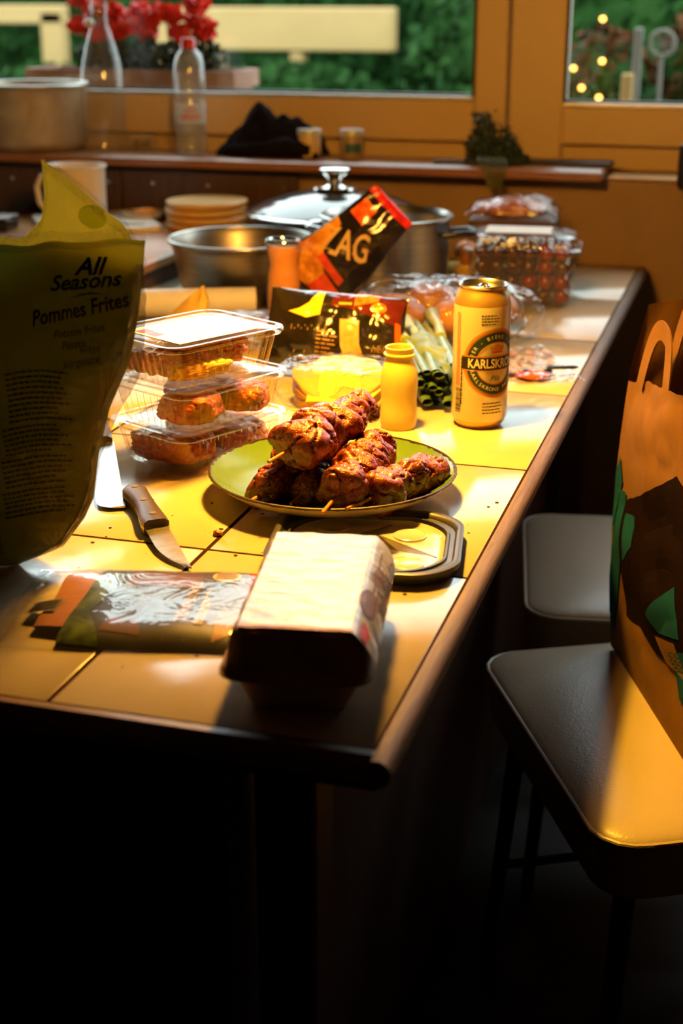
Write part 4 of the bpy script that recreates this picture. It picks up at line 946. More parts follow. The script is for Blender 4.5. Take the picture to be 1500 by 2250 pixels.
G().loft([[(x, w_ * cos(a), w_ * .6 * sin(a)) for a in [k * pi / 6 for k in range(12)]] for x, w_ in ((.062, .003), (.066, .0036), (.085, .004), (.100, .0045), (.106, .002))]).obj('handle', m_black, tk)
# ================================================================== STEEL BOWL, PAN WITH LID, POT
m_steelb = M('worn_steel_side', (.30, .26, .21), (.40, .36, .30), rough=.38, metal=1, scale=10, stretch=(1, 1, 12))
bo = thing('steel_bowl', 'wide empty steel bowl with rolled rim, behind the spice jar', 'bowl', (-.832, 2.235, 0))
G().lathe([(0, .003), (.085, .003), (.095, .008), (.104, .030), (.114, .085), (.118, .096), (.1215, .0985), (.1215, .1005), (.118, .1015), (.1155, .099), (.111, .085), (.101, .031), (.092, .010), (.084, .006), (0, .006)], 96).obj('bowl_body', m_steelb, bo)
G().tube([(.1195 * cos(a), .1195 * sin(a), .100) for a in [2 * pi * k / 96 for k in range(97)]], .0032, 10, False).obj('rolled_rim', m_steel, bo)
lp = thing('lidded_pan', 'wide pan under a domed glass lid with steel knob, by the back wall', 'pan', (-.752, 2.512, 0))
m_pan = M('dark_pan', (.05, .03, .02), (.08, .05, .035), rough=.35, metal=.5, scale=10)
G().lathe([(0, .0), (.125, .0), (.138, .006), (.150, .06), (.158, .104), (.161, .106), (.161, .108), (.156, .108), (.148, .062), (.136, .010), (0, .006)], 96).obj('pan_body', m_pan, lp)
m_lidg = FILM('tinted_lid_glass', tint=(.55, .60, .60), haze=.12, hazecol=(.30, .36, .36), rough=.09, bump=0, base=.16, refl=1.4)
lidp = [(.0, .1495), (.03, .1485), (.06, .1455), (.09, .1395), (.12, .1305), (.145, .1205), (.157, .1145)]
G().lathe(lidp, 96).obj('glass_lid', m_lidg, lp)
G().lathe([(.156, .1142), (.160, .1142), (.1645, .112), (.1655, .1095), (.164, .1075), (.158, .1085), (.155, .1125), (.156, .1142)], 96).obj('lid_rim', m_chrome, lp)
G().lathe([(0, .150), (.036, .1495), (.040, .1515), (.038, .1545), (.020, .156), (.013, .159), (.012, .165), (.016, .172), (.024, .178), (.0275, .181), (.0275, .186), (.024, .1885), (0, .189)], 48).obj('knob', m_chrome, lp)
po = thing('steel_pot', 'open tall steel pot with side handle, between the bags and the wall', 'pot', (-.597, 2.290, 0))
G().lathe([(0, .0), (.100, .0), (.104, .004), (.1045, .130), (.108, .138), (.1105, .1395), (.1105, .142), (.107, .143), (.1035, .138), (.1015, .130), (.1015, .006), (0, .005)], 96).obj('pot_body', m_steel, po)
G().tube([(.102, -.03, .115), (.132, -.028, .119), (.146, -.012, .120), (.146, .012, .120), (.132, .028, .119), (.102, .03, .115)], .0055, 10).obj('handle', m_black, po)
G().tube([(-.102, -.03, .115), (-.125, -.028, .119), (-.132, -.012, .120), (-.132, .012, .120), (-.125, .028, .119), (-.102, .03, .115)], .0055, 10).obj('handle', m_chrome, po)
# yellow squash of sponge beside the pot
m_sponge = M('yellow_sponge', (.75, .42, .04), (.82, .52, .08), rough=.85, scale=60, bump=.8, bscale=220)
tag(at(G().box((0, 0, .019), (.075, .05, .038), .005).obj('yellow_sponge', m_sponge), (-.495, 2.455, 0), .3), 'yellow block wedged between the steel pot and the berry boxes', 'sponge')
tag(at(G().ball((0, 0, .020), (.022, .022, .020), 3).obj('orange_fruit', M('orange_peel', (.75, .26, .03), rough=.45, bump=.3, bscale=300, scale=20)), (-.495, 2.455, .038), .3), 'small orange fruit resting on the yellow block beside the pot', 'fruit')

# ================================================================== BOARDS, PLATTERS, MUG, BLACK CASE
m_wd = WOOD('orange_brown_wood', (.36, .16, .05), (.52, .26, .09), stretch=(1, 10, 10), rough=.45)
m_wd2 = WOOD('dark_crate_wood', (.06, .025, .01), (.11, .05, .02), stretch=(1, 10, 10), rough=.6)
m_yp = WOOD('yellow_bamboo', (.66, .40, .11), (.78, .50, .17), stretch=(2, 10, 10), rough=.4)
wbx = thing('wooden_crate', 'low dark wooden crate carrying the cutting boards, left of the steel bowl', 'crate', (-1.26, 2.44, 0), radians(-1))
G().box((0, 0, .018), (.50, .50, .036), .003).obj('crate_body', m_wd2, wbx)
tag(at(G().box((0, 0, .0095), (.54, .53, .019), .004).obj('wooden_board', m_wd), (-1.26, 2.44, .0365), radians(-1)), 'orange-brown wooden board lying on the dark crate, below the white board', 'cutting board')
tag(at(G().loft([rr(.22, .24, .02, 64, 0), rr(.22, .24, .02, 64, .010)]).obj('white_cutting_board', M('white_board_plastic', (.72, .66, .56), (.76, .70, .60), rough=.5, scale=20)), (-1.255, 2.56, .0562), radians(35)), 'thick white cutting board, its corner pointing to the yellow platters', 'cutting board')
for k in range(4):
    lab = ('yellow round wooden platter, lowest of the four', 'yellow round wooden platter, second from below', 'yellow round wooden platter, third from below', 'yellow round wooden platter, topmost of the stack before the brown boards')[k]
    tag(at(G().lathe([(0, 0), (.064, 0), (.070, .004), (.072, .012), (.070, .0135), (.062, .012), (0, .012)], 64).map(lambda x, y, z: (x * 1.1, y, z)).obj('round_platter', m_yp), (-1.035 + .003 * (k % 2), 2.59, .0562 + .0138 * k), k * .2), lab, 'platter', 'stacked yellow platters')
mg = thing('white_mug', 'tall white cylindrical mug behind the peak of the green bag', 'mug', (-1.255, 2.49, .0665))
m_mug = M('off_white_enamel', (.62, .55, .46), (.66, .60, .52), rough=.3, scale=10)
G().lathe([(0, .0), (.050, .0), (.053, .003), (.0545, .105), (.057, .110), (.0585, .112), (.057, .114), (.0535, .111), (.0525, .100), (.051, .006), (0, .004)], 64).obj('mug_body', m_mug, mg)
G().tube([(-.052, 0, .09), (-.072, -.004, .090), (-.082, -.005, .070), (-.078, -.004, .040), (-.062, 0, .022), (-.052, 0, .02)], .0055, 10).obj('handle', m_mug, mg)
# small things on the crate
bx = thing('black_case', 'flat glossy black case lying to the left of the mug', 'case', (-1.44, 2.46, .056), radians(5))
G().box((0, 0, .012), (.115, .06, .024), .004).obj('case_body', M('glossy_black', (.008, .009, .012), rough=.18, coat=.5), bx); G().box((0, 0, .0255), (.115, .06, .003), .001).obj('case_top', M('grey_edge', (.30, .32, .34), rough=.3), bx)
tag(at(G().lathe([(0, 0), (.040, 0), (.046, .006), (.045, .008), (.03, .004), (0, .004)], 40).obj('small_saucer', m_mug), (-1.19, 2.645, .0665)), 'small pale saucer behind the mug, holding a peeled slice', 'saucer')
tag(at(G().ball((0, 0, .006), (.022, .010, .006), 3, lambda p: 1 + .3 * noise.noise(p * 2)).obj('orange_peel', M('peel', (.85, .40, .10), rough=.5)), (-1.185, 2.64, .071), .5), 'curl of orange peel on the small saucer', 'peel')
tag(at(G().ball((0, 0, .014), (.030, .022, .014), 3, lambda p: 1 + .25 * noise.noise(p * 2)).obj('bread_crust', M('crust', (.55, .30, .16), (.65, .42, .26), rough=.7, scale=40, bump=.4)), (-1.46, 2.36, .056), .3), 'pale crust at the left edge in front of the black case', 'bread')
tag(at(G().box((0, 0, .002), (.05, .008, .003), .001).obj('letter_opener', m_steel_d), (-1.165, 2.53, .0665), .4), 'small grey blade lying on the white cutting board', 'opener')

# ================================================================== BERRY BOXES
m_cherry = M('dark_cherry_skin', (.022, .002, .002), (.06, .004, .004), rough=.15, scale=25, coat=.5)
m_cherry2 = M('red_cherry_skin', (.12, .005, .004), (.22, .010, .006), rough=.15, scale=25, coat=.5)
bxs = thing('cherry_box', 'large clear plastic box full of dark red cherries, right of the pot', 'fruit box', (-.378, 2.352, 0), radians(6))
def pun(w, d, h, ww, dd): return [rr(w - .03, d - .03, .016, 120, .0008), rr(w - .014, d - .014, .02, 120, .008), rr(w, d, .022, 120, h, mod=lambda t, nx, ny, x, y: .0012 * sin(t * 220)), rr(ww, dd, .024, 120, h + .001), rr(ww, dd, .024, 120, h + .004)]
G().loft(pun(.176, .125, .084, .190, .139), (True, False)).obj('box_body', m_tray, bxs)
lr = [rr(.191, .140, .024, 120, .089), rr(.191, .140, .024, 120, .093), rr(.178, .127, .022, 120, .096), rr(.170, .119, .020, 120, .112), rr(.150, .10, .02, 120, .116), rr(.03, .02, .008, 120, .1165)]
G().loft(lr, (False, True)).obj('box_lid', m_film, bxs)
patch(rect(-.062, .045, -.040, .035), m_white, bxs, lambda x, y: (x, y, .1176), 'paper_label')
rnd = random.Random(17); ch_m = {}
sp = [G().ball((0, 0, 0), .0128, 3, lambda p: 1 - .06 * exp(-((p.z - 1) / .15) ** 2)).mesh('cherry', 180) for _ in range(2)]
sp[0].materials.append(m_cherry); sp[1].materials.append(m_cherry2)
cb = Vector((-.378, 2.352))
for lay in range(4):
    for i in range(6):
        for j in range(4):
            if 0 < i < 5 and 0 < j < 3 and lay < 3: continue
            x = -.066 + i * .0264 + rnd.uniform(-.002, .002); y = -.041 + j * .0270 + rnd.uniform(-.002, .002); a = radians(6)
            o = bpy.data.objects.new('cherry', sp[1 if rnd.random() < (.45 if i > 3 else .15) else 0]); COL.objects.link(o)
            tag(o, 'dark red cherry in the large clear box', 'cherry', 'cherries in the clear box'); at(o, (cb.x + x * cos(a) - y * sin(a), cb.y + x * sin(a) + y * cos(a), .0155 + lay * .0238))
mp = thing('film_meat_pack', 'film-wrapped pack with pinkish contents on a dark tray, behind the cherry box', 'food package', (-.435, 2.59, 0), radians(4))
G().box((0, 0, .055), (.155, .11, .11), .008).obj('carton_base', m_wd2, mp)
m_pink2 = M('pink_meat', (.42, .13, .10), (.55, .25, .20), rough=.3, scale=20, coat=.5)
G().ball((-.01, 0, .118), (.066, .045, .020), 4, lambda p: 1 + .15 * noise.noise(p * 2)).obj('pink_contents', m_pink2, mp)
f4 = pillow(.17, .12, .030, .007, 9, cs=20); G().surf(lambda u, v: (lambda p: (p[0], p[1], p[2] + .112))(f4(u, v, 1)), 70, 50).obj('film', m_film2, mp, smooth=180)

# ================================================================== THINGS ON THE WINDOW SHELF   (shelf top z = .175)
S = .1755
m_alum = M('scuffed_aluminium', (.40, .29, .17), (.52, .40, .25), rough=.5, metal=.6, scale=18, bump=.2, bscale=60)
ap = thing('aluminium_pot', 'scuffed old aluminium pot on the window shelf at the far left', 'pot', (-1.497, 2.795, S))
G().lathe([(0, 0), (.095, 0), (.104, .008), (.108, .02), (.110, .118), (.114, .126), (.1165, .128), (.1165, .131), (.113, .132), (.109, .128), (.106, .118), (.104, .02), (.09, .006), (0, .005)], 80).obj('pot_body', m_alum, ap)
G().tube([(.114 * cos(a), .114 * sin(a), .131) for a in [2 * pi * k / 80 for k in range(81)]], .003, 8, False).obj('rolled_rim', m_steel, ap)
sb = thing('swing_top_bottle', 'tall clear empty swing-top glass bottle next to the aluminium pot', 'bottle', (-1.338, 2.800, S))
G().lathe([(0, .004), (.036, .002), (.0435, .004), (.045, .012), (.045, .125), (.044, .150), (.040, .175), (.032, .205), (.022, .235), (.0165, .250), (.0155, .275), (.0185, .278), (.0185, .283), (.0155, .286), (.0155, .302), (.0175, .305), (.0175, .312), (.012, .313)], 64).obj('glass', m_glass, sb)
G().tube([(.0185, 0, .280), (.021, 0, .298), (.012, 0, .318), (0, 0, .322), (-.012, 0, .318), (-.021, 0, .298), (-.0185, 0, .280)], .0013, 6).obj('wire_bail', m_chrome, sb)
G().ball((-.022, -.004, .252), (.011, .011, .008), 3).obj('stopper', m_mug, sb); G().tube([(-.018, 0, .28), (-.024, -.004, .262), (-.022, -.004, .252)], .0012, 6).obj('wire_bail', m_chrome, sb)
m_pet = FILM('clear_bottle_plastic', tint=(.95, .96, .96), haze=.16, hazecol=(.75, .78, .78), rough=.08, bump=.3, bscale=60, base=.08)
wbt = thing('water_bottle', 'clear plastic water bottle with red cap standing on the window shelf', 'bottle', (-1.138, 2.782, S))
G().lathe([(0, .006), (.014, .004), (.022, .0), (.028, .001), (.0312, .008), (.0318, .03), (.0300, .038), (.0300, .042), (.0318, .050), (.0318, .105), (.0300, .112), (.0318, .120), (.0318, .160), (.0300, .178), (.0250, .192), (.0175, .201), (.0135, .205), (.0130, .212)], 64).obj('bottle_body', m_pet, wbt)
G().lathe([(.0165, .205), (.0148, .206), (.0142, .222), (.0125, .2245), (0, .225)], 40).obj('cap', m_red, wbt)
G().lathe([(.0322, .060), (.0322, .100)], 64).obj('label', FILM('pale_label', haze=.35, hazecol=(.8, .8, .8), bump=0), wbt)
fw_ = lambda a0, e=.0325: (lambda x, y: (e * cos(-1.57 + a0 + x / e), e * sin(-1.57 + a0 + x / e), y + .079))
txt('elle', .017, m_red, wbt, lambda x, y: fw_(.35)(x, y + .009), shear=.3); lines([(-.022, .022, -.0045, -.001), (-.02, .02, -.009, -.0075)], m_red, wbt, fw_(.35), 'printed_line', 8)
m_cloth = M('black_knitted_cloth', (.006, .005, .006), (.012, .010, .011), rough=.95, scale=60, bump=.8, bscale=500, spec=.05)
cl = thing('oven_cloth', 'crumpled black cloth heaped in two peaks on the window shelf', 'cloth', (-.965, 2.795, S))
def clf(u, v):
    x = lerp(-.110, .105, u); y = lerp(-.045, .045, v); e = sin(pi * v) ** .6
    h = tab(x, [(-.110, .018), (-.085, .040), (-.030, .104), (-.010, .096), (.008, .068), (.028, .084), (.070, .066), (.098, .045), (.105, .006)])
    return (x + .006 * N((x, v, 0), 20), y + .008 * N((x, v * .1, 4), 25), max(.0, h * e * (1 + .12 * N((x, y, 0), 40)) + .004 * crinkle((x, y, 0), 30) * e))
G().surf(clf, 80, 30).obj('cloth_heap', m_cloth, cl, smooth=60)
G().tube([(-.09, -.038, .012), (-.04, -.046, .014), (.0, -.044, .018), (.04, -.046, .022), (.09, -.04, .016)], [.008, .015, .014, .020, .010], 14).obj('cloth_fold', m_cloth, cl)
m_pinkp = M('pale_cream_jar', (.60, .42, .20), (.66, .48, .25), rough=.3, scale=10)
for nm, (x, y), band, lab in (('cream_jar', (-.882, 2.772), m_pinkp, 'small jar with grey lid and cream contents next to the black cloth'), ('blue_label_jar', (-.800, 2.790), None, 'small grey-lidded jar with dark teal label, right of the cream jar')):
    j = thing(nm, lab, 'jar', (x, y, S)); mb = band or M('brown_jar', (.36, .24, .12), rough=.3)
    G().lathe([(0, 0), (.020, 0), (.0225, .003), (.0225, .040), (.0205, .044)], 40).obj('jar_body', mb, j)
    G().lathe([(.0205, .0435), (.0242, .0438), (.0245, .054), (.0235, .056), (0, .056)], 40).obj('lid', M('pale_grey_lid', (.55, .54, .50), rough=.4, metal=.2), j)
    if not band: G().surf(lambda u, v: (.0229 * cos(-1.9 + u * 1.5), .0229 * sin(-1.9 + u * 1.5), .012 + v * .018), 16, 2).obj('label', M('teal_label', (.02, .10, .11), rough=.4), j)
tl_ = thing('tea_light_jar', 'low glass of dried herbs between the two bottles on the shelf', 'glass', (-1.26, 2.81, S)); G().lathe([(0, .001), (.028, .001), (.030, .005), (.031, .035)], 40).obj('glass', m_glass, tl_)
rnd = random.Random(6); g = G()
for k in range(60): g.ball((rnd.uniform(-.018, .018), rnd.uniform(-.018, .018), rnd.uniform(.004, .022)), (rnd.uniform(.003, .006), .0015, .002), 1)
q = g.obj('dried_herbs', M('dried_herb', (.25, .17, .06), rough=.8), tl_); q['kind'] = 'stuff'
# bunch of parsley
m_herb = M('dark_parsley', (.016, .032, .006), (.055, .08, .015), rough=.7, scale=60)
hb = thing('parsley_bunch', 'wilted bunch of dark green herbs lying on the right end of the window shelf', 'herbs', (-.505, 2.775, S))
g = G(); rnd = random.Random(12)
for k in range(2600):
    a, r_, e_ = rnd.uniform(0, 6.28), rnd.random() ** .5, rnd.uniform(0, 1); x, y = r_ * cos(a) * .062, r_ * sin(a) * .045
    top = .095 * (1 - (x + .012) ** 2 / .075 ** 2) * (1 - (y / .05) ** 2) * (.75 + .35 * N((x, y, 0), 30)); z = max(.002, e_ * top)
    if k % 10 == 0: x, y, z = -.030 + rnd.uniform(-.016, .018) , rnd.uniform(-.02, .02), rnd.uniform(.05, .095)
    s_ = rnd.uniform(.005, .010); d1 = Vector((rnd.gauss(0, 1), rnd.gauss(0, 1), rnd.gauss(0, 1))).normalized() * s_; d2 = Vector((rnd.gauss(0, 1), rnd.gauss(0, 1), rnd.gauss(0, 1))).normalized() * s_ * .6
    p = Vector((x, y, z)); g.add([p, p + d1 * .5 + d2, p + d1, p + d1 * .5 - d2], [(0, 1, 2, 3)])
q = g.obj('leaves', m_herb, hb, smooth=0); q['kind'] = 'stuff'
m_hst = M('herb_stalk', (.10, .11, .02), rough=.6)
for k in range(7):
    G().tube([(-.03 + .006 * k, -.02, .02), (-.02 + .009 * k, -.085 - .0 * k, .012), (-.005 + .006 * k, -.098, -.006), (.004 + .004 * k, -.100, -.030 - .002 * (k % 3))], .0018, 6).obj('stalk', m_hst, hb)
tag(at(G().tube([(-.032, 0, .0045), (.03, 0, .0045)], .0045, 12).obj('blue_pen', M('blue_plastic', (.01, .02, .08), rough=.3)), (-.590, 2.745, S), .15), 'dark blue pen end peeking out left of the herb bunch', 'pen')
tag(at(G().box((0, 0, .004), (.17, .055, .008), .0015).obj('dark_slate', M('dark_slate_board', (.012, .009, .008), rough=.5)), (-.372, 2.795, S), radians(-1)), 'thin dark strip board lying on the right end of the window shelf', 'board')
tag(at(G().lathe([(0, 0), (.010, .002), (.014, .012), (.014, .075), (.012, .082), (0, .084)], 24).obj('black_hanging_item', m_black), (-.1475, 2.725, .143)), 'black rounded thing hanging at the right picture edge before the wall', 'hanging item')  # unidentified black rounded end of something hanging by the wall

# ================================================================== PAPER BAG ON THE CHAIR
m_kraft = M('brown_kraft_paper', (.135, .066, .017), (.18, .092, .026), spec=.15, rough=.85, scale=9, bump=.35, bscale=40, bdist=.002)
m_teal = M('teal_print', (.002, .045, .12), (.004, .06, .15), spec=.1, rough=.9, scale=20)
m_dkp = M('dark_print_and_shade', (.004, .0025, .002), (.007, .004, .003), rough=1, scale=20, spec=.02)  # near-black print, spread wide to stand in for shade on the near wall
pb = thing('paper_bag', 'brown paper carrier bag with teal print and flat handles, standing on the nearer chair', 'bag', (-.131, 1.650, -.287))
d_ = Vector((.37, -.93, 0)).normalized(); n_v = Vector((.93, .37, 0)).normalized(); BL, BD = .33, .17
def wall(a, b, top, seed):
    """one side of the bag from a to b (local), top(u) its height, softly crumpled"""
    nn = Vector((-(b - a).y, (b - a).x, 0)).normalized()
    def f(u, v, e=0.):
        z = top(u) * v; w = sin(pi * u) ** .5 * min(1, v * 5)
        c = (.010 * N((u * 3, v * 4, seed), 1) + .0045 * crinkle((u * .9, v * 1.3, seed), 4.0, seed)) * w
        cl_ = .006 * sin(pi * v) * sin(pi * u)
        p = a.lerp(b, u); p = p + (p - (d_ * BL * .5 + n_v * BD * .5)) * (.085 * sin(pi * min(1, v * .86 + .06)) ** .8) + nn * (c + cl_ + e) ; low = .018 * (1 - min(1, v * 12)) * (1 - abs(2 * u - 1)) ** .5
        return (p.x, p.y, z + low * 0)
    return f
A_, B_, C_, D_ = Vector((0, 0, 0)), d_ * BL, d_ * BL + n_v * BD, n_v * BD
jag = lambda u, k=60: .0014 * (abs((u * k) % 1 - .5) * 2)
w_near = wall(B_, A_, lambda u: .366 - .025 * (1 - u) * 0 + .012 * sin(u * 5) - .020 * max(0, u - .82) * 4 + jag(u, 110), 1)
w_left = wall(A_, D_, lambda u: .405 + .030 * min(1, u * 3) + jag(u, 60), 2)
w_left = wall(D_, A_, lambda u: tab(u, [(0, .44), (.7, .436), (.9, .430), (1, .350)]) + jag(u, 60), 2)
w_far = wall(C_, D_, lambda u: .44 + .006 * sin(u * 7) + jag(u, 110), 3); w_right = wall(B_, C_, lambda u: .43 + jag(u, 60), 4)
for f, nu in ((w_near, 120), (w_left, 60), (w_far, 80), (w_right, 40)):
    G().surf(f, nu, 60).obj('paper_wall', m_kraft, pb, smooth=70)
G().add([tuple(A_ + Vector((0, 0, .001))), tuple(B_ + Vector((0, 0, .001))), tuple(C_ + Vector((0, 0, .001))), tuple(D_ + Vector((0, 0, .001)))], [(0, 1, 2, 3)]).obj('bottom', m_kraft, pb)
def WN(s, z): return w_near(1 - s / BL, z / .366 if True else 0, .0012)
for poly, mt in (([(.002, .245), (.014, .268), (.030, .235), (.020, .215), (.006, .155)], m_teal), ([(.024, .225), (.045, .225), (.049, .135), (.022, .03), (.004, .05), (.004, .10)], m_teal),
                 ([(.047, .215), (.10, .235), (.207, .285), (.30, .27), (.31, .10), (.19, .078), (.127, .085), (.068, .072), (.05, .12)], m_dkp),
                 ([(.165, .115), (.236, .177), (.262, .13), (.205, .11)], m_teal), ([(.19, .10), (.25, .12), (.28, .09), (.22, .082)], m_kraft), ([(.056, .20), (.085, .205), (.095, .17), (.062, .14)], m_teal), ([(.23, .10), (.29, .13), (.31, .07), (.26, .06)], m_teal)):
    patch(poly, mt, pb, lambda x, y, m=mt: w_near(1 - max(0.001, x) / BL, y / .366, .0012 if m is m_dkp else .0018), 'print_and_shade_shape', 4)
def strap(p0, p1, hgt, off, w=.015):
    pts = []
    for k in range(25):
        t_ = k / 24; base = Vector(p0).lerp(Vector(p1), t_); hh = hgt * (1 - abs(2 * t_ - 1) ** 3.2)
        pts.append(base + Vector((0, 0, hh)) + Vector(off) * (1 - abs(2 * t_ - 1) ** 2))
    g = G(); g.loft([[tuple(p + (pts[min(24, i + 1)] - pts[max(0, i - 1)]).normalized().cross(n_v).normalized() * s_ + n_v * q) for s_, q in ((-w / 2, -.0008), (w / 2, -.0008), (w / 2, .0008), (-w / 2, .0008))] for i, p in enumerate(pts)]); return g
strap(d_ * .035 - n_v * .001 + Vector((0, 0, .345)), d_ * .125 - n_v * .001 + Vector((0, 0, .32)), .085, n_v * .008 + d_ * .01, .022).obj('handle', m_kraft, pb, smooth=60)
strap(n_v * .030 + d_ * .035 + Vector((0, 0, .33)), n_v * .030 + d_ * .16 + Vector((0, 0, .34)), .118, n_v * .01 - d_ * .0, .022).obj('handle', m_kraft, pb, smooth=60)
# fleecy cloth stuffed in the bag
m_fleece = M('brown_fleece', (.08, .035, .018), (.14, .065, .03), rough=.95, scale=60, sheen=.4)
fl = thing('fleece_cloth', 'fuzzy brown fleece poking out of the paper bag at the right picture edge', 'cloth', (-.020, 1.490, .045))
def fbl(p): return 1 + .18 * noise.noise(p * 1.6)
G().ball((0, 0, .03), (.030, .040, .105), 4, fbl).obj('fleece_body', m_fleece, fl, smooth=180)
g = G(); rnd = random.Random(44)
for k in range(2600):
    p = Vector((rnd.gauss(0, 1), rnd.gauss(0, 1), rnd.gauss(0, 1))).normalized(); q_ = Vector((p.x * .030, p.y * .040, p.z * .105 + .03)) * 1.0
    q_ = Vector((p.x * .030 * fbl(p), p.y * .040 * fbl(p), .03 + p.z * .105 * fbl(p))); t_ = (p + Vector((rnd.gauss(0, .4), rnd.gauss(0, .4), rnd.gauss(0, .4)))).normalized() * rnd.uniform(.003, .006)
    s_ = t_.cross(Vector((0, 0, 1))).normalized() * .00025 if abs(t_.normalized().z) < .99 else Vector((.00025, 0, 0)); g.add([q_ - s_, q_ + s_, q_ + t_], [(0, 1, 2)])
h_ = g.obj('fleece_pile', m_fleece, fl, smooth=0); h_['kind'] = 'stuff'

# ================================================================== OUTSIDE
m_grass = M('garden_ground', (.03, .07, .015), (.06, .11, .03), rough=.9, scale=3)
struct(G().box((-3, 13, T - 1.35), (40, 20, .1)).obj('garden_ground', m_grass))
m_terra = M('weathered_terracotta', (.20, .085, .055), (.32, .17, .12), rough=.8, scale=14, bump=.3, bscale=60)
m_soil = M('soil', (.03, .02, .012), rough=.95)
m_stone = M('window_ledge_stone', (.35, .30, .24), rough=.8)
struct(G().box((-.7, 3.08, T + .155), (3.4, .34, .05), .004).obj('outer_sill', m_stone))
pt = thing('planter', 'terracotta window box with red geraniums outside the window', 'planter', (-1.405, 3.150, .181))
G().loft([rr(.46, .10, .012, 60, 0), rr(.50, .135, .014, 60, .105), rr(.525, .16, .016, 60, .106), rr(.525, .16, .016, 60, .142), rr(.49, .13, .012, 60, .142), rr(.48, .12, .012, 60, .125)], (True, True)).obj('box', m_terra, pt)
m_gl = M('geranium_leaf', (.020, .035, .010), (.05, .06, .022), rough=.6, scale=30)
m_gf = M('geranium_red', (.75, .010, .006), (.85, .05, .015), rough=.5, scale=50)
def leafcloud(g, c, r, n, s0, s1, rnd, shell=.4):
    for _ in range(n):
        p = Vector((rnd.gauss(0, 1), rnd.gauss(0, 1), rnd.gauss(0, 1))).normalized() * (rnd.uniform(shell, 1)); p = Vector((c[0] + p.x * r[0], c[1] + p.y * r[1], c[2] + p.z * r[2]))
        s_ = rnd.uniform(s0, s1); a = Vector((rnd.gauss(0, 1), rnd.gauss(0, 1), rnd.gauss(0, 1))).normalized() * s_; b = a.cross(Vector((rnd.gauss(0, 1), rnd.gauss(0, 1), rnd.gauss(0, 1)))).normalized() * s_ * .45
        g.add([p - a * .5, p + b, p + a * .5, p - b], [(0, 1, 2, 3)])
rnd = random.Random(77)
for k, (x, z) in enumerate(((-.05, .24), (.03, .23), (.10, .22), (-.11, .20), (.15, .19))):
    pl_ = thing('geranium', ('second geranium from the left', 'middle red geranium', 'fourth geranium from the left', 'leftmost geranium', 'rightmost geranium')[k] + ' in the terracotta window box', 'plant', (-1.405 + x, 3.150, .181 + .13), 0, 'geraniums in the window box')
    g = G(); leafcloud(g, (0, 0, .03), (.055, .045, .050), 220, .012, .026, rnd); g.obj('foliage', m_gl, pl_, smooth=0)['kind'] = 'stuff'
    for q in range(4):
        cx_, cz_ = rnd.uniform(-.05, .05), rnd.uniform(.10, .17) if q else .09
        G().tube([(cx_ * .3, 0, .02), (cx_, 0, cz_)], .0018, 6).obj('stem', m_gl, pl_)
        g = G(); leafcloud(g, (cx_, rnd.uniform(-.02, .02), cz_), (.028, .024, .020), 110, .014, .024, rnd, .5); g.obj('flower_head', m_gf, pl_, smooth=0)['kind'] = 'stuff'
# far garden: hedges, pale wall with posts
m_hedge = M('hedge_leaf', (.004, .022, .004), (.012, .048, .008), rough=.8, scale=6, spec=.1)
m_hedge2 = M('hedge_leaf_light', (.008, .035, .006), (.022, .065, .012), rough=.8, scale=6, spec=.1)
m_plaster = M('warm_cream_plaster', (.34, .215, .075), (.40, .26, .10), rough=.8, scale=2)
m_aut = M('autumn_leaf', (.07, .022, .008), (.12, .05, .016), rough=.8, scale=8, spec=.1)
def hedge(label, c, r, n, mat, seed, s=(.05, .11)):
    h = thing('hedge', label, 'hedge', (c[0], c[1], -.80)); rnd = random.Random(seed); g = G()
    cc = c[2] + .80
    G().ball((0, 0, cc), (r[0] * .9, r[1] * .85, r[2] * .92), 3, lambda p: 1 + .1 * noise.noise(p * 2 + Vector((seed, 0, 0)))).obj('hedge_core', m_hedge2 if mat is m_aut else mat, h, smooth=0)
    leafcloud(g, (0, 0, cc), r, n, s[0], s[1], rnd, .86); g.obj('leaves', mat, h, smooth=0)['kind'] = 'stuff'; return h
hedge('long dark green hedge closing the garden on the left', (-10.1, 11.6, .25), (2.3, .9, 1.15), 5000, m_hedge, 1, (.07, .16))
hedge('tall green hedge behind the pale garden wall', (-4.5, 11.8, .22), (3.2, .9, 1.15), 7000, m_hedge, 2, (.07, .16))
hedge('tall green hedge to the right of the pale wall', (-1.30, 10.1, .10), (1.30, .7, 1.15), 5000, m_hedge, 3, (.05, .12))
hedge('low rounded bush in front of the pale wall', (-2.75, 8.3, -.30), (.75, .35, .42), 3500, m_hedge2, 4, (.04, .08))
hedge('low bush at the left in front of the wall post', (-4.45, 8.5, -.25), (.55, .35, .33), 2500, m_hedge2, 5, (.04, .08))
gw = thing('garden_wall', 'pale cream garden wall with broad cap and posts beyond the window', 'wall', (-3.1, 9.0, -.80))
G().box((-.02, 0, .80 + .28), (1.62, .16, .26), .01).obj('beam', m_plaster, gw)
G().box((-.55, 0, .55), (.42, .14, 1.0), .01).obj('post', m_plaster, gw)
G().box((.17, 0, .48), (.085, .12, .95), .008).obj('post', m_plaster, gw)
gp = thing('garden_gate_frame', 'pale frame with green infill at the far left beyond the window', 'gate frame', (-4.95, 9.2, -.80))
G().box((0, 0, .80 + .36), (.62, .10, .12), .008).obj('top_rail', m_plaster, gp); G().box((.22, 0, .6), (.16, .10, 1.15), .008).obj('post', m_plaster, gp); G().box((-.32, 0, .6), (.10, .10, 1.15), .008).obj('post', m_plaster, gp)
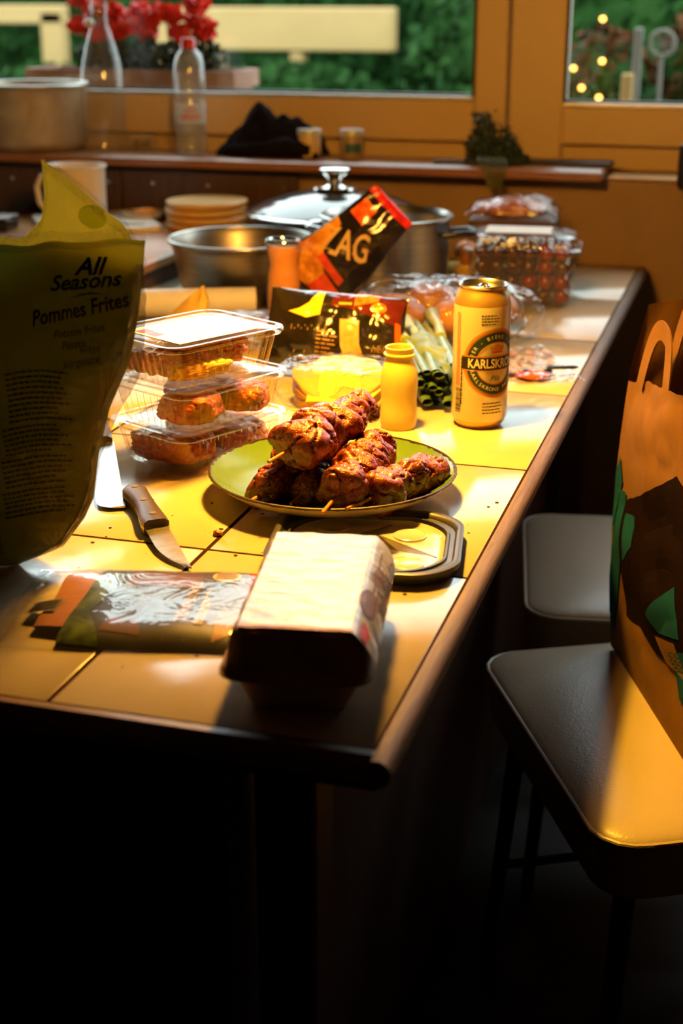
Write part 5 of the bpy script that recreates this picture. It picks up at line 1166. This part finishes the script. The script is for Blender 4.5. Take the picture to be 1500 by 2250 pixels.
# right-hand window: autumn bush, posts, wheel
m_post = M('pale_grey_post', (.16, .15, .13), rough=.7)
hedge('autumn-coloured shrub seen through the right window', (-.52, 4.60, .14), (.17, .16, .26), 1100, m_aut, 6, (.02, .045))
hedge('green leafy shrub seen through the right window', (-.42, 4.15, .13), (.15, .14, .14), 1300, m_hedge2, 7, (.02, .045))
hedge('mixed shrub at the right edge of the right window', (-.20, 4.8, .18), (.20, .15, .30), 1200, m_aut, 8, (.02, .05))
hedge('pale green shrub filling the background of the right window', (-.62, 6.2, .05), (.95, .4, .80), 3000, m_hedge2, 9, (.05, .10))
for x, y, h_, w_, mt, lb in ((-.368, 4.05, .40, .022, m_post, 'pale grey post in the middle of the right window'), (-.385, 4.0, .285, .03, m_plaster, 'short cream post in front of the grey post in the right window')):
    tag(at(G().box((0, 0, (h_ + .80) / 2), (w_, w_, h_ + .80), .003).obj('garden_post', mt), (x, y, -.80)), lb, 'post')
wl = thing('ring_ornament', 'grey ring-shaped garden ornament on a stake beyond the right window', 'ornament', (-.305, 4.05, .36))
G().tube([(.032 * cos(a), 0, .032 * sin(a)) for a in [2 * pi * k / 32 for k in range(33)]], .006, 8, False).obj('ring', m_post, wl)
for k in range(6): G().tube([(0, 0, 0), (.03 * cos(k * pi / 3), 0, .03 * sin(k * pi / 3))], .002, 6).obj('spoke', m_post, wl)
G().tube([(0, 0, -.03), (0, 0, -1.16)], .006, 8).obj('stake', m_post, wl)
m_bulb = M('warm_bulb', (1, .5, .1), emit=(1, .42, .06), estr=9)
sl = thing('string_light', 'string of small warm bulbs on a dark cable beyond the right window', 'string lights', (-.48, 3.93, -.80))
G().tube([(-.04, 0, 0), (-.035, 0, 1.02), (-.0, 0, 1.04), (.03, .002, 1.13), (.028, .0, 1.235), (.0, 0, 1.20), (-.04, 0, 1.12), (-.016, 0, 1.065)], .0012, 6).obj('cable', m_black, sl)
for k, (x, z) in enumerate(((-.473, .423), (-.520, .251), (-.468, .319), (-.471, .227), (-.545, .30))):
    q = G().ball((x * .955 + .48, 0, z + .80), .007, 2).obj('bulb', m_bulb, sl); G().tube([(x * .955 + .48, 0, z + .806), (x * .955 + .48, 0, z + .814)], .003, 8).obj('socket', m_black, q)
# house wing across the garden keeps the low horizon closed
